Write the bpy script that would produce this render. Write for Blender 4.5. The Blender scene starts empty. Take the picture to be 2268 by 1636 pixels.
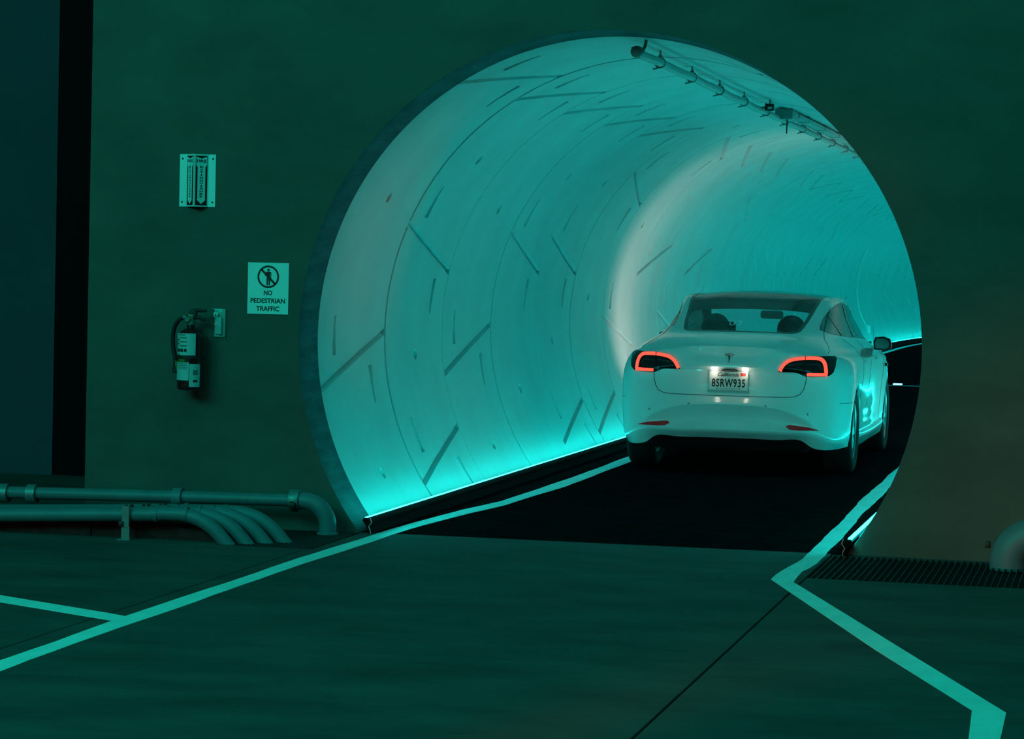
import bpy, bmesh, math, random
import numpy as np
from mathutils import Vector, Matrix, geometry
from mathutils.bvhtree import BVHTree
random.seed(7)
SC = bpy.context.scene
COL = SC.collection
PI = math.pi

# ------------------------------------------------------------------ camera
cam_d = bpy.data.cameras.new('camera'); cam = bpy.data.objects.new('camera', cam_d); COL.objects.link(cam)
cam_d.sensor_width = 36.0; cam_d.lens = 96.544; cam_d.clip_end = 300
cr = Vector((0.97550, 0.21872, 0.02388)); cu = Vector((-0.03156, 0.03168, 0.99900)); cf = Vector((-0.21774, 0.97527, -0.03780))
cam.matrix_world = Matrix(((cr.x, cu.x, -cf.x, 2.9494), (cr.y, cu.y, -cf.y, -15.5959), (cr.z, cu.z, -cf.z, 1.5970), (0, 0, 0, 1)))
SC.camera = cam

# ------------------------------------------------------------------ world, lights, exposure
w = bpy.data.worlds.new('hall_dark'); SC.world = w; w.use_nodes = True
w.node_tree.nodes['Background'].inputs[0].default_value = (0.08, 1.0, 0.78, 1)
w.node_tree.nodes['Background'].inputs[1].default_value = 0.02
SC.view_settings.view_transform = 'Standard'; SC.view_settings.look = 'None'
SC.view_settings.exposure = 0.0; SC.view_settings.gamma = 1.0; SC.view_settings.use_curve_mapping = False
SC.cycles.max_bounces = 6; SC.cycles.diffuse_bounces = 4; SC.cycles.glossy_bounces = 3; SC.cycles.transparent_max_bounces = 8
SC.cycles.caustics_reflective = False; SC.cycles.caustics_refractive = False
def aim(o, p):
    o.rotation_euler = (Vector(p) - o.location).to_track_quat('-Z', 'Y').to_euler()
def area(name, loc, to, sx, sy, power, color):
    l = bpy.data.lights.new(name, 'AREA'); l.shape = 'RECTANGLE'; l.size = sx; l.size_y = sy; l.energy = power; l.color = color
    o = bpy.data.objects.new(name, l); COL.objects.link(o); o.location = loc; aim(o, to); return o
# the hall's green-tinted ceiling lighting, and a low reddish glow from the platform to the left
area('hall_ceiling_light', (-7.5, -14.0, 8.0), (0.0, -1.0, 0.6), 12, 4, 880, (0.012, 1.0, 0.76))
area('hall_ceiling_light', (1.0, -6.5, 9.0), (0.5, -5.5, 0), 9, 5, 210, (0.008, 1.0, 0.76))
area('platform_glow', (-9.0, -13.0, 0.5), (-1.5, 0, 0.2), 1.6, 0.5, 14, (1.0, 0.30, 0.22))
sp = bpy.data.lights.new('added_tint_spot', 'SPOT'); sp.energy = 200; sp.color = (1.0, .40, .16); sp.spot_size = math.radians(21); sp.spot_blend = 1.0; sp.shadow_soft_size = .25
spo = bpy.data.objects.new('added_tint_spot', sp); COL.objects.link(spo); spo.location = (.6, -8.2, .2); aim(spo, (2.7, 0, .30))  # unseen low spot added to redden the lower right wall
sp = bpy.data.lights.new('added_tint_spot', 'SPOT'); sp.energy = 430; sp.color = (1.0, .12, .14); sp.spot_size = math.radians(9.5); sp.spot_blend = 1.0; sp.shadow_soft_size = .35
spo = bpy.data.objects.new('added_tint_spot', sp); COL.objects.link(spo); spo.location = (9.0, -5.0, 2.4); aim(spo, (-1.75, 1.2, 1.75))  # unseen narrow spot added for the pink tint on the left lining
for hx in (-3.3, -2.75):      # head lamps of a car waiting behind the viewer
    sp = bpy.data.lights.new('waiting_head_lamp', 'SPOT'); sp.energy = 260; sp.color = (1.0, .86, .74); sp.spot_size = math.radians(7.5); sp.spot_blend = 1.0; sp.shadow_soft_size = .07
    spo = bpy.data.objects.new('waiting_head_lamp', sp); COL.objects.link(spo); spo.location = (hx, -16.5, 1.1); aim(spo, (-.1, 5.6, .72))
LED_COL = (0.006, 1.0, 0.92); LED_STR = 51.0

# ------------------------------------------------------------------ mesh helpers
ORG = {}
def mesh_obj(name, verts, faces, mat=None, parent=None, smooth=None):
    me = bpy.data.meshes.new(name); o = bpy.data.objects.new(name, me); COL.objects.link(o)
    off = Vector((0, 0, 0))
    if parent is not None:
        o.parent = parent; off = ORG.get(parent.name, off); ORG[o.name] = off
    else:
        ORG[o.name] = off
    me.from_pydata([tuple(Vector(v) - off) for v in verts], [], faces)
    me.validate(); me.update()
    if mat: me.materials.append(mat)
    if smooth is not None:
        me.polygons.foreach_set('use_smooth', [True] * len(me.polygons))
        me.set_sharp_from_angle(angle=math.radians(smooth))
    return o
def fix_normals(o):
    bm = bmesh.new(); bm.from_mesh(o.data); bmesh.ops.recalc_face_normals(bm, faces=bm.faces); bm.to_mesh(o.data); bm.free()
class MB:
    def __init__(s): s.v = []; s.f = []
    def add(s, v, f):
        n = len(s.v); s.v += [tuple(p) for p in v]; s.f += [tuple(i + n for i in q) for q in f]; return s
    def box(s, x0, x1, y0, y1, z0, z1, M=None):
        v = [Vector(p) for p in ((x0,y0,z0),(x1,y0,z0),(x1,y1,z0),(x0,y1,z0),(x0,y0,z1),(x1,y0,z1),(x1,y1,z1),(x0,y1,z1))]
        if M: v = [M @ p for p in v]
        return s.add(v, [(0,3,2,1),(4,5,6,7),(0,1,5,4),(1,2,6,5),(2,3,7,6),(3,0,4,7)])
    def bbox(s, x0, x1, y0, y1, z0, z1, b=.004, M=None):
        bm = bmesh.new(); bmesh.ops.create_cube(bm, size=1)
        for v in bm.verts: v.co = Vector(((x0+x1)/2 + v.co.x*(x1-x0), (y0+y1)/2 + v.co.y*(y1-y0), (z0+z1)/2 + v.co.z*(z1-z0)))
        bmesh.ops.bevel(bm, geom=bm.edges[:], offset=b, segments=2, affect='EDGES', profile=.5)
        bm.verts.index_update()
        v = [M @ q.co if M else q.co.copy() for q in bm.verts]; f = [tuple(q.index for q in p.verts) for p in bm.faces]; bm.free()
        return s.add(v, f)
    def tube(s, path, r, n=14, closed=False, cap=True):
        P = [Vector(p) for p in path]; m = len(P)
        R = r if isinstance(r, (list, tuple)) else [r] * m
        t0 = (P[1] - P[0]).normalized(); a = t0.orthogonal().normalized(); rings = []
        for i in range(m):
            if closed: t = (P[(i+1) % m] - P[i-1]).normalized()
            elif i == 0: t = t0
            elif i == m-1: t = (P[i] - P[i-1]).normalized()
            else: t = ((P[i+1]-P[i]).normalized() + (P[i]-P[i-1]).normalized()).normalized()
            a = (a - t * a.dot(t)).normalized(); b = t.cross(a)
            rings.append([P[i] + (a*math.cos(2*PI*k/n) + b*math.sin(2*PI*k/n)) * R[i] for k in range(n)])
        v = [q for g in rings for q in g]; f = []
        for i in range(m if closed else m-1):
            j = (i+1) % m
            for k in range(n):
                l = (k+1) % n; f.append((i*n+k, i*n+l, j*n+l, j*n+k))
        if cap and not closed:
            f.append(tuple(range(n-1, -1, -1))); f.append(tuple((m-1)*n + k for k in range(n)))
        return s.add(v, f)
    def lathe(s, prof, n=32, axis='z', c=(0,0,0), close=False):
        v = []; f = []; m = len(prof)
        for (r, h) in prof:
            for k in range(n):
                a = 2*PI*k/n; x, y = r*math.cos(a), r*math.sin(a)
                p = {'z': (x, y, h), 'y': (x, h, y), 'x': (h, x, y)}[axis]
                v.append((p[0]+c[0], p[1]+c[1], p[2]+c[2]))
        for i in range(m if close else m-1):
            j = (i+1) % m
            for k in range(n):
                l = (k+1) % n; f.append((i*n+k, i*n+l, j*n+l, j*n+k))
        if not close:
            f.append(tuple(range(n-1, -1, -1))); f.append(tuple((m-1)*n+k for k in range(n)))
        return s.add(v, f)
    def prism(s, poly, fn, t0, t1):
        """2-D polygon, fn(u, v, t) -> 3-D point, between depths t0 and t1"""
        n = len(poly)
        v = [fn(u, q, t0) for u, q in poly] + [fn(u, q, t1) for u, q in poly]
        f = [tuple(range(n-1, -1, -1)), tuple(range(n, 2*n))] + [(i, (i+1) % n, n+(i+1) % n, n+i) for i in range(n)]
        return s.add(v, f)
    def build(s, name, mat, parent=None, smooth=None, fix=True):
        o = mesh_obj(name, s.v, s.f, mat, parent, None)
        if fix: fix_normals(o)
        if smooth is not None:
            o.data.polygons.foreach_set('use_smooth', [True]*len(o.data.polygons)); o.data.set_sharp_from_angle(angle=math.radians(smooth))
        return o
def thing(name, label, cat, loc=(0,0,0), group=None, kind=None):
    o = bpy.data.objects.new(name, None); COL.objects.link(o); o.location = loc; o.empty_display_size = .1
    ORG[o.name] = Vector(loc); tag(o, label, cat, group, kind); return o
def tag(o, label=None, cat=None, group=None, kind=None):
    if label: o['label'] = label
    if cat: o['category'] = cat
    if group: o['group'] = group
    if kind: o['kind'] = kind
    return o
def text_geo(txt, size=1.0, align='CENTER', bold=0.0, spacing=1.0, shear=0.0, linespace=1.0):
    c = bpy.data.curves.new('t', 'FONT'); c.body = txt; c.size = size; c.align_x = align; c.offset = bold
    c.space_character = spacing; c.shear = shear; c.space_line = linespace; c.extrude = 0.0; c.resolution_u = 3
    o = bpy.data.objects.new('t', c); COL.objects.link(o)
    dg = bpy.context.evaluated_depsgraph_get(); me = o.evaluated_get(dg).to_mesh()
    v = [q.co.copy() for q in me.vertices]; f = [tuple(p.vertices) for p in me.polygons]
    o.evaluated_get(dg).to_mesh_clear(); bpy.data.objects.remove(o); bpy.data.curves.remove(c)
    return v, f
def text_part(name, txt, fn, w, h, mat, parent, **k):
    """flat lettering fitted to the box w x h around fn(0, 0)"""
    v, f = text_geo(txt, **k)
    xs = [p.x for p in v]; ys = [p.y for p in v]; cx = (min(xs)+max(xs))/2; cy = (min(ys)+max(ys))/2
    sx = w/(max(xs)-min(xs)); sy = h/(max(ys)-min(ys))
    return mesh_obj(name, [fn((p.x-cx)*sx, (p.y-cy)*sy) for p in v], f, mat, parent)

# ------------------------------------------------------------------ materials
def mat(name, col, rough=.6, metal=0.0, var=0.0, vscale=4.0, stretch=(1,1,1), bump=0.0, bscale=60.0, coat=0.0, emit=None, estr=0.0, spec=.5, alpha=None, col2=None, detail=6.0):
    m = bpy.data.materials.new(name); m.use_nodes = True; nt = m.node_tree; b = nt.nodes['Principled BSDF']
    b.inputs['Base Color'].default_value = (*col, 1); b.inputs['Roughness'].default_value = rough; b.inputs['Metallic'].default_value = metal
    b.inputs['Specular IOR Level'].default_value = spec
    if coat: b.inputs['Coat Weight'].default_value = coat; b.inputs['Coat Roughness'].default_value = .03
    if emit: b.inputs['Emission Color'].default_value = (*emit, 1); b.inputs['Emission Strength'].default_value = estr
    if var or bump:
        tc = nt.nodes.new('ShaderNodeTexCoord'); mp = nt.nodes.new('ShaderNodeMapping'); mp.inputs['Scale'].default_value = stretch
        nt.links.new(tc.outputs['Object'], mp.inputs['Vector'])
    if var:
        n = nt.nodes.new('ShaderNodeTexNoise'); n.inputs['Scale'].default_value = vscale; n.inputs['Detail'].default_value = detail; n.inputs['Roughness'].default_value = .6
        nt.links.new(mp.outputs[0], n.inputs['Vector'])
        r = nt.nodes.new('ShaderNodeValToRGB'); r.color_ramp.elements[0].position = .3; r.color_ramp.elements[1].position = .7
        lo = tuple(c*(1-var) for c in col) if col2 is None else col2
        r.color_ramp.elements[0].color = (*lo, 1); r.color_ramp.elements[1].color = (*(min(1, c*(1+var)) for c in col), 1)
        nt.links.new(n.outputs['Fac'], r.inputs[0]); nt.links.new(r.outputs[0], b.inputs['Base Color'])
    if bump:
        n2 = nt.nodes.new('ShaderNodeTexNoise'); n2.inputs['Scale'].default_value = bscale; n2.inputs['Detail'].default_value = 4
        nt.links.new(mp.outputs[0], n2.inputs['Vector'])
        bp = nt.nodes.new('ShaderNodeBump'); bp.inputs['Strength'].default_value = bump; bp.inputs['Distance'].default_value = .01
        nt.links.new(n2.outputs['Fac'], bp.inputs['Height']); nt.links.new(bp.outputs[0], b.inputs['Normal'])
    return m
def glass_mat(name, tint, refl=1.45, base=.0):
    m = bpy.data.materials.new(name); m.use_nodes = True; nt = m.node_tree; nt.nodes.clear()
    o = nt.nodes.new('ShaderNodeOutputMaterial'); t = nt.nodes.new('ShaderNodeBsdfTransparent'); t.inputs[0].default_value = (*tint, 1)
    g = nt.nodes.new('ShaderNodeBsdfGlossy'); g.inputs['Roughness'].default_value = .02
    f = nt.nodes.new('ShaderNodeFresnel'); x = nt.nodes.new('ShaderNodeMixShader')
    ge = nt.nodes.new('ShaderNodeNewGeometry'); mr = nt.nodes.new('ShaderNodeMapRange')      # a thin pane reflects the same from both sides
    mr.inputs['To Min'].default_value = refl; mr.inputs['To Max'].default_value = 1/refl
    nt.links.new(ge.outputs['Backfacing'], mr.inputs['Value']); nt.links.new(mr.outputs[0], f.inputs['IOR'])
    nt.links.new(f.outputs[0], x.inputs[0]); nt.links.new(t.outputs[0], x.inputs[1]); nt.links.new(g.outputs[0], x.inputs[2]); nt.links.new(x.outputs[0], o.inputs[0])
    return m
def emis(name, col, s):
    m = bpy.data.materials.new(name); m.use_nodes = True; nt = m.node_tree; nt.nodes.clear()
    o = nt.nodes.new('ShaderNodeOutputMaterial'); e = nt.nodes.new('ShaderNodeEmission'); e.inputs[0].default_value = (*col, 1); e.inputs[1].default_value = s
    nt.links.new(e.outputs[0], o.inputs[0]); return m
M = {}
M['wall'] = mat('wall_concrete', (.135, .083, .071), .75, var=.24, vscale=1.3, stretch=(1, 1, 1.8), bump=.05, bscale=90)
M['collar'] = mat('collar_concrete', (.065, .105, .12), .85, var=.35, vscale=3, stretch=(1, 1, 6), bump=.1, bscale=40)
M['floor'] = mat('apron_concrete', (.060, .050, .047), .85, var=.42, vscale=2.6, stretch=(.5, .9, 1), bump=.05, bscale=120)
M['joint'] = mat('joint_dirt', (.012, .01, .01), .9)
M['asphalt'] = mat('asphalt', (.0095, .0075, .0090), 1.0, var=.4, vscale=5, bump=.25, bscale=180, spec=.0)
M['paint'] = mat('line_paint', (.84, .86, .86), .7, var=.10, vscale=9, stretch=(1, .4, 1), bump=.08, bscale=150)
M['lining'] = mat('lining_paint', (.60, .62, .63), .55, var=.07, vscale=2.2, stretch=(1, 1, .6), bump=.06, bscale=30)
M['leak_shell'] = mat('leak_shell_grey', (.30, .32, .30), .8, var=.3, vscale=6)
M['bluewall'] = mat('blue_grey_concrete', (.075, .058, .085), .8, var=.12, vscale=1.2)
M['black'] = mat('recess_shade_black', (.010, .008, .009), 1.0, spec=0.0)  # shade of the unlit recess put into the colour
M['channel'] = mat('channel_black', (.006, .006, .007), .9, spec=.1)
M['metal'] = mat('galvanised', (.45, .46, .47), .4, metal=.9, var=.1, vscale=20)
M['pipe'] = mat('grey_pipe_paint', (.15, .16, .185), .5, var=.12, vscale=6)
M['clamp'] = mat('clamp_grey', (.24, .25, .26), .45, metal=.4, var=.1, vscale=20)
M['bolt'] = mat('rusty_bolt', (.05, .045, .04), .5, metal=.6)
M['plinth'] = mat('red_plinth', (.16, .010, .010), .85, var=.5, vscale=14, bump=.6, bscale=35)
M['grate'] = mat('grate_steel', (.045, .05, .05), .7, metal=.2, var=.2, vscale=30)
M['dark'] = mat('dark_void', (.004, .004, .004), .9)
M['conduit'] = mat('painted_conduit', (.36, .38, .38), .45, var=.08, vscale=5)
M['strap'] = mat('strap_metal', (.22, .23, .23), .4, metal=.5)
M['sign'] = mat('sign_face', (.82, .86, .86), .5, var=.03, vscale=8)
M['ink'] = mat('sign_ink', (.006, .006, .007), .6)
M['red'] = mat('extinguisher_red', (.14, .006, .008), .3, coat=.4)
M['rubber'] = mat('black_rubber', (.008, .008, .009), .6)
M['label'] = mat('label_paper', (.50, .54, .55), .6, var=.06, vscale=20)
M['greytext'] = mat('label_print', (.14, .16, .16), .7)
M['yellow'] = mat('yellow_tag', (.12, .17, .012), .5)
M['chrome'] = mat('chrome', (.75, .76, .78), .12, metal=1.0)
M['darkchrome'] = mat('dark_chrome', (.10, .11, .11), .3, metal=.9)
M['brass'] = mat('dull_valve_metal', (.16, .17, .17), .5, metal=.5)
M['clear'] = glass_mat('clear_plastic', (.93, .96, .96), 1.3)
M['white_plastic'] = mat('pale_plastic', (.34, .40, .37), .4)
M['led'] = emis('led_emission', LED_COL, LED_STR)
M['carpaint'] = mat('white_car_paint', (.70, .72, .72), .32, coat=1.0)
M['carblack'] = mat('gloss_black_trim', (.006, .006, .007), .25)
M['underbody'] = mat('underbody_plastic', (.003, .003, .003), .9, spec=.1)
M['glass'] = glass_mat('car_glass', (.84, .88, .88), 1.33)
M['sideglass'] = glass_mat('privacy_glass', (.24, .26, .26), 1.38)
M['roofglass'] = glass_mat('tinted_car_glass', (.14, .15, .15), 1.32)
M['interior'] = mat('black_interior', (.010, .010, .010), .8)
M['tyre'] = mat('tyre_rubber', (.006, .006, .006), .8, spec=.25)
M['rim'] = mat('alloy_rim', (.28, .29, .30), .3, metal=.8)
M['lens'] = mat('lamp_lens', (.010, .005, .006), .15, spec=.25)
M['lensgrey'] = mat('lamp_reflector', (.05, .05, .055), .3, metal=.6)
M['taillight'] = emis('tail_light_red', (1.0, .075, .045), 1.9)
M['reflector'] = mat('red_reflector', (.32, .004, .008), .25, emit=(1, .01, .01), estr=.03)  # faint emission stands in for light thrown back
M['platelamp'] = emis('plate_lamp', (1.0, .92, .78), 5.0)
M['plate'] = mat('plate_face', (.62, .63, .60), .45)
M['platered'] = mat('plate_sticker_red', (.55, .02, .02), .5)
M['script'] = mat('plate_script_ink', (.10, .015, .015), .6)
M['seam'] = mat('panel_gap', (.004, .006, .006), .8)
M['stud'] = mat('stud_painted_glint', (.5, .6, .8), .3, emit=(.45, .75, 1.0), estr=1.2)  # emission stands in for light bouncing off the stud
M['skid'] = mat('painted_steel', (.3, .31, .31), .5)

# ------------------------------------------------------------------ setting
R0, ZC, RL, TW, PITCH = 1.830, 1.137, 1.821, 0.37, 1.536
def sstep(t): t = max(0., min(1., t)); return t*t*(3-2*t)
def xo(y):
    return -0.78 * sstep((y-12)/28) + (max(0, y-44)**2)/200.0
# floor: base slab with three cast bays between sawn joints
fl = MB().box(-16, 16, -26, 0.0, -.25, -.03).box(-16, -2.9, 0, 9, -.25, -.03).build('floor', M['joint']); tag(fl, kind='structure')
def bay(poly):
    o = MB().prism(poly, lambda u, q, t: (u, q, t), -.05, 0.0).build('slab', M['floor'], fl)
    bm = bmesh.new(); bm.from_mesh(o.data)
    ed = [e for e in bm.edges if e.verts[0].co.z > -.001 and e.verts[1].co.z > -.001]
    bmesh.ops.bevel(bm, geom=ed, offset=.003, segments=1, affect='EDGES'); bm.to_mesh(o.data); bm.free(); return o
bay([(-1.449, -26), (1.349, -26), (1.349, 0.03), (-1.42, 0.03), (-1.42, -1.03), (-1.449, -1.03)])
bay([(-16, -26), (-1.457, -26), (-1.457, -1.03), (-1.985, -1.03), (-1.985, .0), (-3.5, .0), (-3.5, 9), (-16, 9)])
bay([(1.357, -26), (16, -26), (16, -1.285), (1.357, -1.285)])
# portal wall with round opening
def wall_with_hole():
    mb = MB(); a0 = -math.asin(ZC/R0); a1 = PI - a0; N = 120; RC = R0 + .002
    X0, X1, Z1 = -3.16, 16.0, 7.0
    def outer(a):
        dx, dz = math.cos(a), math.sin(a); ts = []
        if dx > 1e-9: ts.append(X1/dx)
        if dx < -1e-9: ts.append(X0/dx)
        if dz > 1e-9: ts.append((Z1-ZC)/dz)
        if dz < -1e-9: ts.append((0-ZC)/dz)
        t = min(ts); return (t*dx, ZC+t*dz)
    angs = sorted([a0 + (a1-a0)*i/N for i in range(N+1)] + [math.atan2(Z1-ZC, X1), math.atan2(Z1-ZC, X0), ])
    low_r = math.atan2(-ZC, X1); low_l = PI + math.atan2(ZC, -X0)
    angs = sorted(set(angs + [low_r, low_l]))
    angs = [a for a in angs if a0-1e-6 <= a <= a1+1e-6]
    V = []; F = []
    for a in angs:
        ox, oz = outer(a); c = (RC*math.cos(a), max(0, ZC+RC*math.sin(a)))
        V += [(c[0], 0, c[1]), (ox, 0, oz), (c[0], TW, c[1]), (ox, TW, oz)]
    for i in range(len(angs)-1):
        k = 4*i; F += [(k, k+1, k+5, k+4), (k+2, k+6, k+7, k+3), (k+1, k+3, k+7, k+5), (k, k+4, k+6, k+2)]
    F += [(0, 2, 3, 1)]; k = 4*(len(angs)-1); F += [(k, k+1, k+3, k+2)]
    mb.add(V, F); return mb
wf = wall_with_hole().build('wall_front', M['wall'], smooth=30); tag(wf, 'dark green lit concrete wall around the round tunnel mouth', 'wall', kind='structure')
# cast collar lining the opening
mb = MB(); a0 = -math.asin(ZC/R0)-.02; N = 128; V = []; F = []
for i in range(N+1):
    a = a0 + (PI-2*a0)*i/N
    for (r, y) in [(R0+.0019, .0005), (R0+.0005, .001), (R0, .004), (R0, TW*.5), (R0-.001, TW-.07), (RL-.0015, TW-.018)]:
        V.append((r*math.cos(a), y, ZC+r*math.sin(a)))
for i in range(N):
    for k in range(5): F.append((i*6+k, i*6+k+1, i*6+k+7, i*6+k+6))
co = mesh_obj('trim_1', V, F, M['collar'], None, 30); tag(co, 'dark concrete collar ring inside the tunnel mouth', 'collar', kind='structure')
# space behind the left end of the wall
wb = MB().box(-16, -4.63, 3.1, 3.4, 0, 7).build('wall_back', M['bluewall']); tag(wb, kind='structure')
dr = MB().box(-4.62, -2.9, 3.1, 3.16, 0, 7).box(-2.95, -2.9, .42, 3.16, 0, 7).build('recess_shade_panel', M['black']); tag(dr, kind='structure')  # near-black panels stand in for the darkness of the unlit recess
# road inside the tunnel
ys = [0.03 + 1.6*i for i in range(46)]
V = []; F = []
for y in ys:
    for x in (-1.75, 1.75): V += [(xo(y)+x, y, 0.0), (xo(y)+x, y, -.12)]
for i in range(len(ys)-1):
    k = 4*i; F += [(k, k+2, k+6, k+4), (k+1, k+5, k+7, k+3), (k, k+4, k+5, k+1), (k+2, k+3, k+7, k+6)]
F += [(0, 1, 3, 2)]
rd = MB().add(V, F).build('road', M['asphalt']); tag(rd, 'black asphalt roadway running into the tunnel', 'road', kind='structure')

# ------------------------------------------------------------------ tunnel lining, precast ring by ring
lin = thing('tunnel_lining', 'white painted precast ring lining of the tunnel', 'tunnel lining', (0, TW, 0), kind='structure')
HS = 5.2          # a slanted joint climbs this many degrees either side of its middle
def jphi(j, yf): return j[0] + j[1]*HS*(2*yf-1)
SEG_CACHE = {}
def cylp(r, phi, y): a = math.radians(phi); return Vector((-r*math.cos(a), y, ZC + r*math.sin(a)))
def segment_mesh(ja, jb):
    key = (ja, jb)
    if key in SEG_CACHE: return SEG_CACHE[key]
    gy = .006; GD = .031            # joint half-widths and depth of the open groove
    NY = 4; n = max(4, int((jb[0]-ja[0])/2.8)); V = []; F = []
    def P(i, j, ins, r):
        g = gy*(0, .6, 1)[ins]; y = g + (PITCH-2*g)*j/(NY-1); yf = y/PITCH; gd = math.degrees((0, .007, .0225)[ins]/RL)
        lo = jphi(ja, yf) + gd*(1 if ja[1] else .25); hi = jphi(jb, yf) - gd*(1 if jb[1] else .25)
        return cylp(r, lo+(hi-lo)*i/n, y)
    for i in range(n+1):
        for j in range(NY): V.append(P(i, j, 2, RL))
    o2 = len(V)
    for i in range(n+1):
        for j in range(NY): V.append(P(i, j, 0, RL+.075))
    per = [(0, j) for j in range(NY)] + [(i, NY-1) for i in range(1, n+1)] + [(n, j) for j in range(NY-2, -1, -1)] + [(i, 0) for i in range(n-1, 0, -1)]
    m_ = len(per); r1 = len(V); V += [P(i, j, 1, RL+GD) for i, j in per]; r2 = len(V); V += [P(i, j, 0, RL+GD) for i, j in per]
    for i in range(n):
        for j in range(NY-1):
            k = i*NY+j; F += [(k, k+1, k+NY+1, k+NY), (o2+k, o2+k+NY, o2+k+NY+1, o2+k+1)]
    for q in range(m_):
        q2 = (q+1) % m_; a_ = per[q][0]*NY+per[q][1]; b_ = per[q2][0]*NY+per[q2][1]
        F += [(a_, b_, r1+q2, r1+q), (r1+q, r1+q2, r2+q2, r2+q), (r2+q, r2+q2, o2+b_, o2+a_)]
    base = MB().add(V, F).build('segment', M['lining'])
    cut = MB()
    def pocket(y, p_deep, p_shallow):
        wd, ws, d = .046, .022, .055
        pts = []
        sg = 1 if p_shallow > p_deep else -1
        for (p, wdt, dep, dp) in ((p_deep, wd, d, sg*.9), (p_shallow, ws, .004, 0)):
            for s in (-1, 1):
                pts += [cylp(RL-.03, p - dp*.5, y+s*wdt*1.1), cylp(RL+dep, p + dp, y+s*wdt*.6)]
        cut.add(pts, [(0, 1, 3, 2), (4, 6, 7, 5), (0, 4, 5, 1), (2, 3, 7, 6), (0, 2, 6, 4), (1, 5, 7, 3)])
    if ja[1]:
        y = .36; f0 = jphi(ja, y/PITCH); pocket(y, f0+4.0, f0+11.8)
    if jb[1]:
        y = 1.16; f0 = jphi(jb, y/PITCH); pocket(y, f0-4.0, f0-11.8)
    c0 = (ja[0]+jb[0])/2; pts = []
    ring = 10; cy = PITCH*.5
    for (rr, sc) in ((RL-.03, 1.3), (RL+.045, .45)):
        for k in range(ring):
            a = 2*PI*k/ring
            pts.append(cylp(rr, c0 + 1.35*sc*math.sin(a) - (1.0 if rr > RL else 0), cy + .042*sc*math.cos(a)))
    cut.add(pts, [tuple(range(ring)), tuple(range(2*ring-1, ring-1, -1))] + [(k, (k+1) % ring, ring+(k+1) % ring, ring+k) for k in range(ring)])
    co = cut.build('cutter', None)
    md = base.modifiers.new('b', 'BOOLEAN'); md.operation = 'DIFFERENCE'; md.solver = 'EXACT'; md.object = co
    dg = bpy.context.evaluated_depsgraph_get(); me = bpy.data.meshes.new_from_object(base.evaluated_get(dg))
    bpy.data.objects.remove(base); bpy.data.objects.remove(co)
    me.name = 'segment'
    if not me.materials: me.materials.append(M['lining'])
    nors = []
    for p in me.polygons:
        p.use_smooth = True; n = p.normal
        for li in p.loop_indices:
            v = me.vertices[me.loops[li].vertex_index].co; q = Vector((v.x, 0, v.z-ZC)); r = q.length; rad = -q/r
            nors.append(tuple(rad if (abs(r-RL) < .0035 and n.dot(rad) > .8) else n))
    me.normals_split_custom_set(nors)
    SEG_CACHE[key] = me; return me
A  = [(-51,-1), (-5,1), (63,1), (115,-1), (180,1), (231,0)]
B  = [(-58,-1), (-27.5,1), (18,-1), (63,1), (120,-1), (200,1), (231,0)]
C_ = [(-50,1), (18,-1), (63,1), (120,-1), (185,1), (231,0)]
D  = [(-50,-1), (-27.5,1), (40.5,-1), (108,1), (180,-1), (231,0)]
A2 = [(-51,1), (-4.5,-1), (63,-1), (115,1), (180,-1), (231,0)]
B2 = [(-50,1), (18,1), (63,-1), (120,1), (190,-1), (231,0)]
E_ = [(-50,-1), (-5,-1), (41,-1), (108,1), (180,-1), (231,0)]
F_ = [(-50,1), (19,-1), (63,-1), (120,1), (190,-1), (231,0)]
seq = [A, B, A, C_, B, D, A2, B2, A2, B2, E_, A2, F_]
NR = 45
tot = 0
for k in range(NR):
    y0 = TW + PITCH*k; pat = seq[k] if k < len(seq) else [B, A2, E_, F_, A, B2, C_][(k*3 + k//4) % 7]
    xa, xb = xo(y0), xo(y0+PITCH); hd = math.atan2(xb-xa, PITCH)
    rj = random.uniform(-.0025, .0025) if k else 0
    for ja, jb in zip(pat[:-1], pat[1:]):
        me = segment_mesh(ja, jb)
        o = bpy.data.objects.new('segment', me); COL.objects.link(o); o.parent = lin
        o.location = (xa+rj, y0-TW-(.026 if k == 0 else 0), rj*.6); o.rotation_euler = (0, 0, -hd); tot += 1
        if tot > 296: break
    if tot > 296: break
NRB = k
V = []; F = []; NP = 60
yl = [TW+.01] + [TW+PITCH*i for i in range(1, NRB+1)]
for y in yl:
    for i in range(NP+1):
        p = cylp(RL+.082, -60 + 300*i/NP, y); V.append((p.x+xo(y), p.y, p.z))
for j in range(len(yl)-1):
    for i in range(NP):
        a = j*(NP+1)+i; F.append((a, a+1, a+NP+2, a+NP+1))
mesh_obj('leak_shell', V, F, M['leak_shell'], lin, 30)  # unseen shell added behind the segments to stop light leaking through

# ------------------------------------------------------------------ painted lines
def ribbon(name, L, Rr, label, z=.002):
    """closed strip between two edge polylines, 2 mm thick"""
    mb = MB(); V = []; F = []
    for (a, b) in zip(L, Rr): V += [(a[0], a[1], z), (b[0], b[1], z), (a[0], a[1], .0002), (b[0], b[1], .0002)]
    for i in range(len(L)-1):
        k = 4*i; F += [(k, k+1, k+5, k+4), (k+2, k+6, k+7, k+3), (k, k+4, k+6, k+2), (k+1, k+3, k+7, k+5)]
    n = 4*(len(L)-1); F += [(0, 2, 3, 1), (n, n+1, n+3, n+2)]
    o = mb.add(V, F).build(name, M['paint']); return tag(o, label, 'road marking')
def interp(tab, y):
    for (y0, x0), (y1, x1) in zip(tab[:-1], tab[1:]):
        if y <= y1: t = (y-y0)/(y1-y0); t = max(0, t); return x0 + (x1-x0)*t
    return tab[-1][1]
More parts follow.
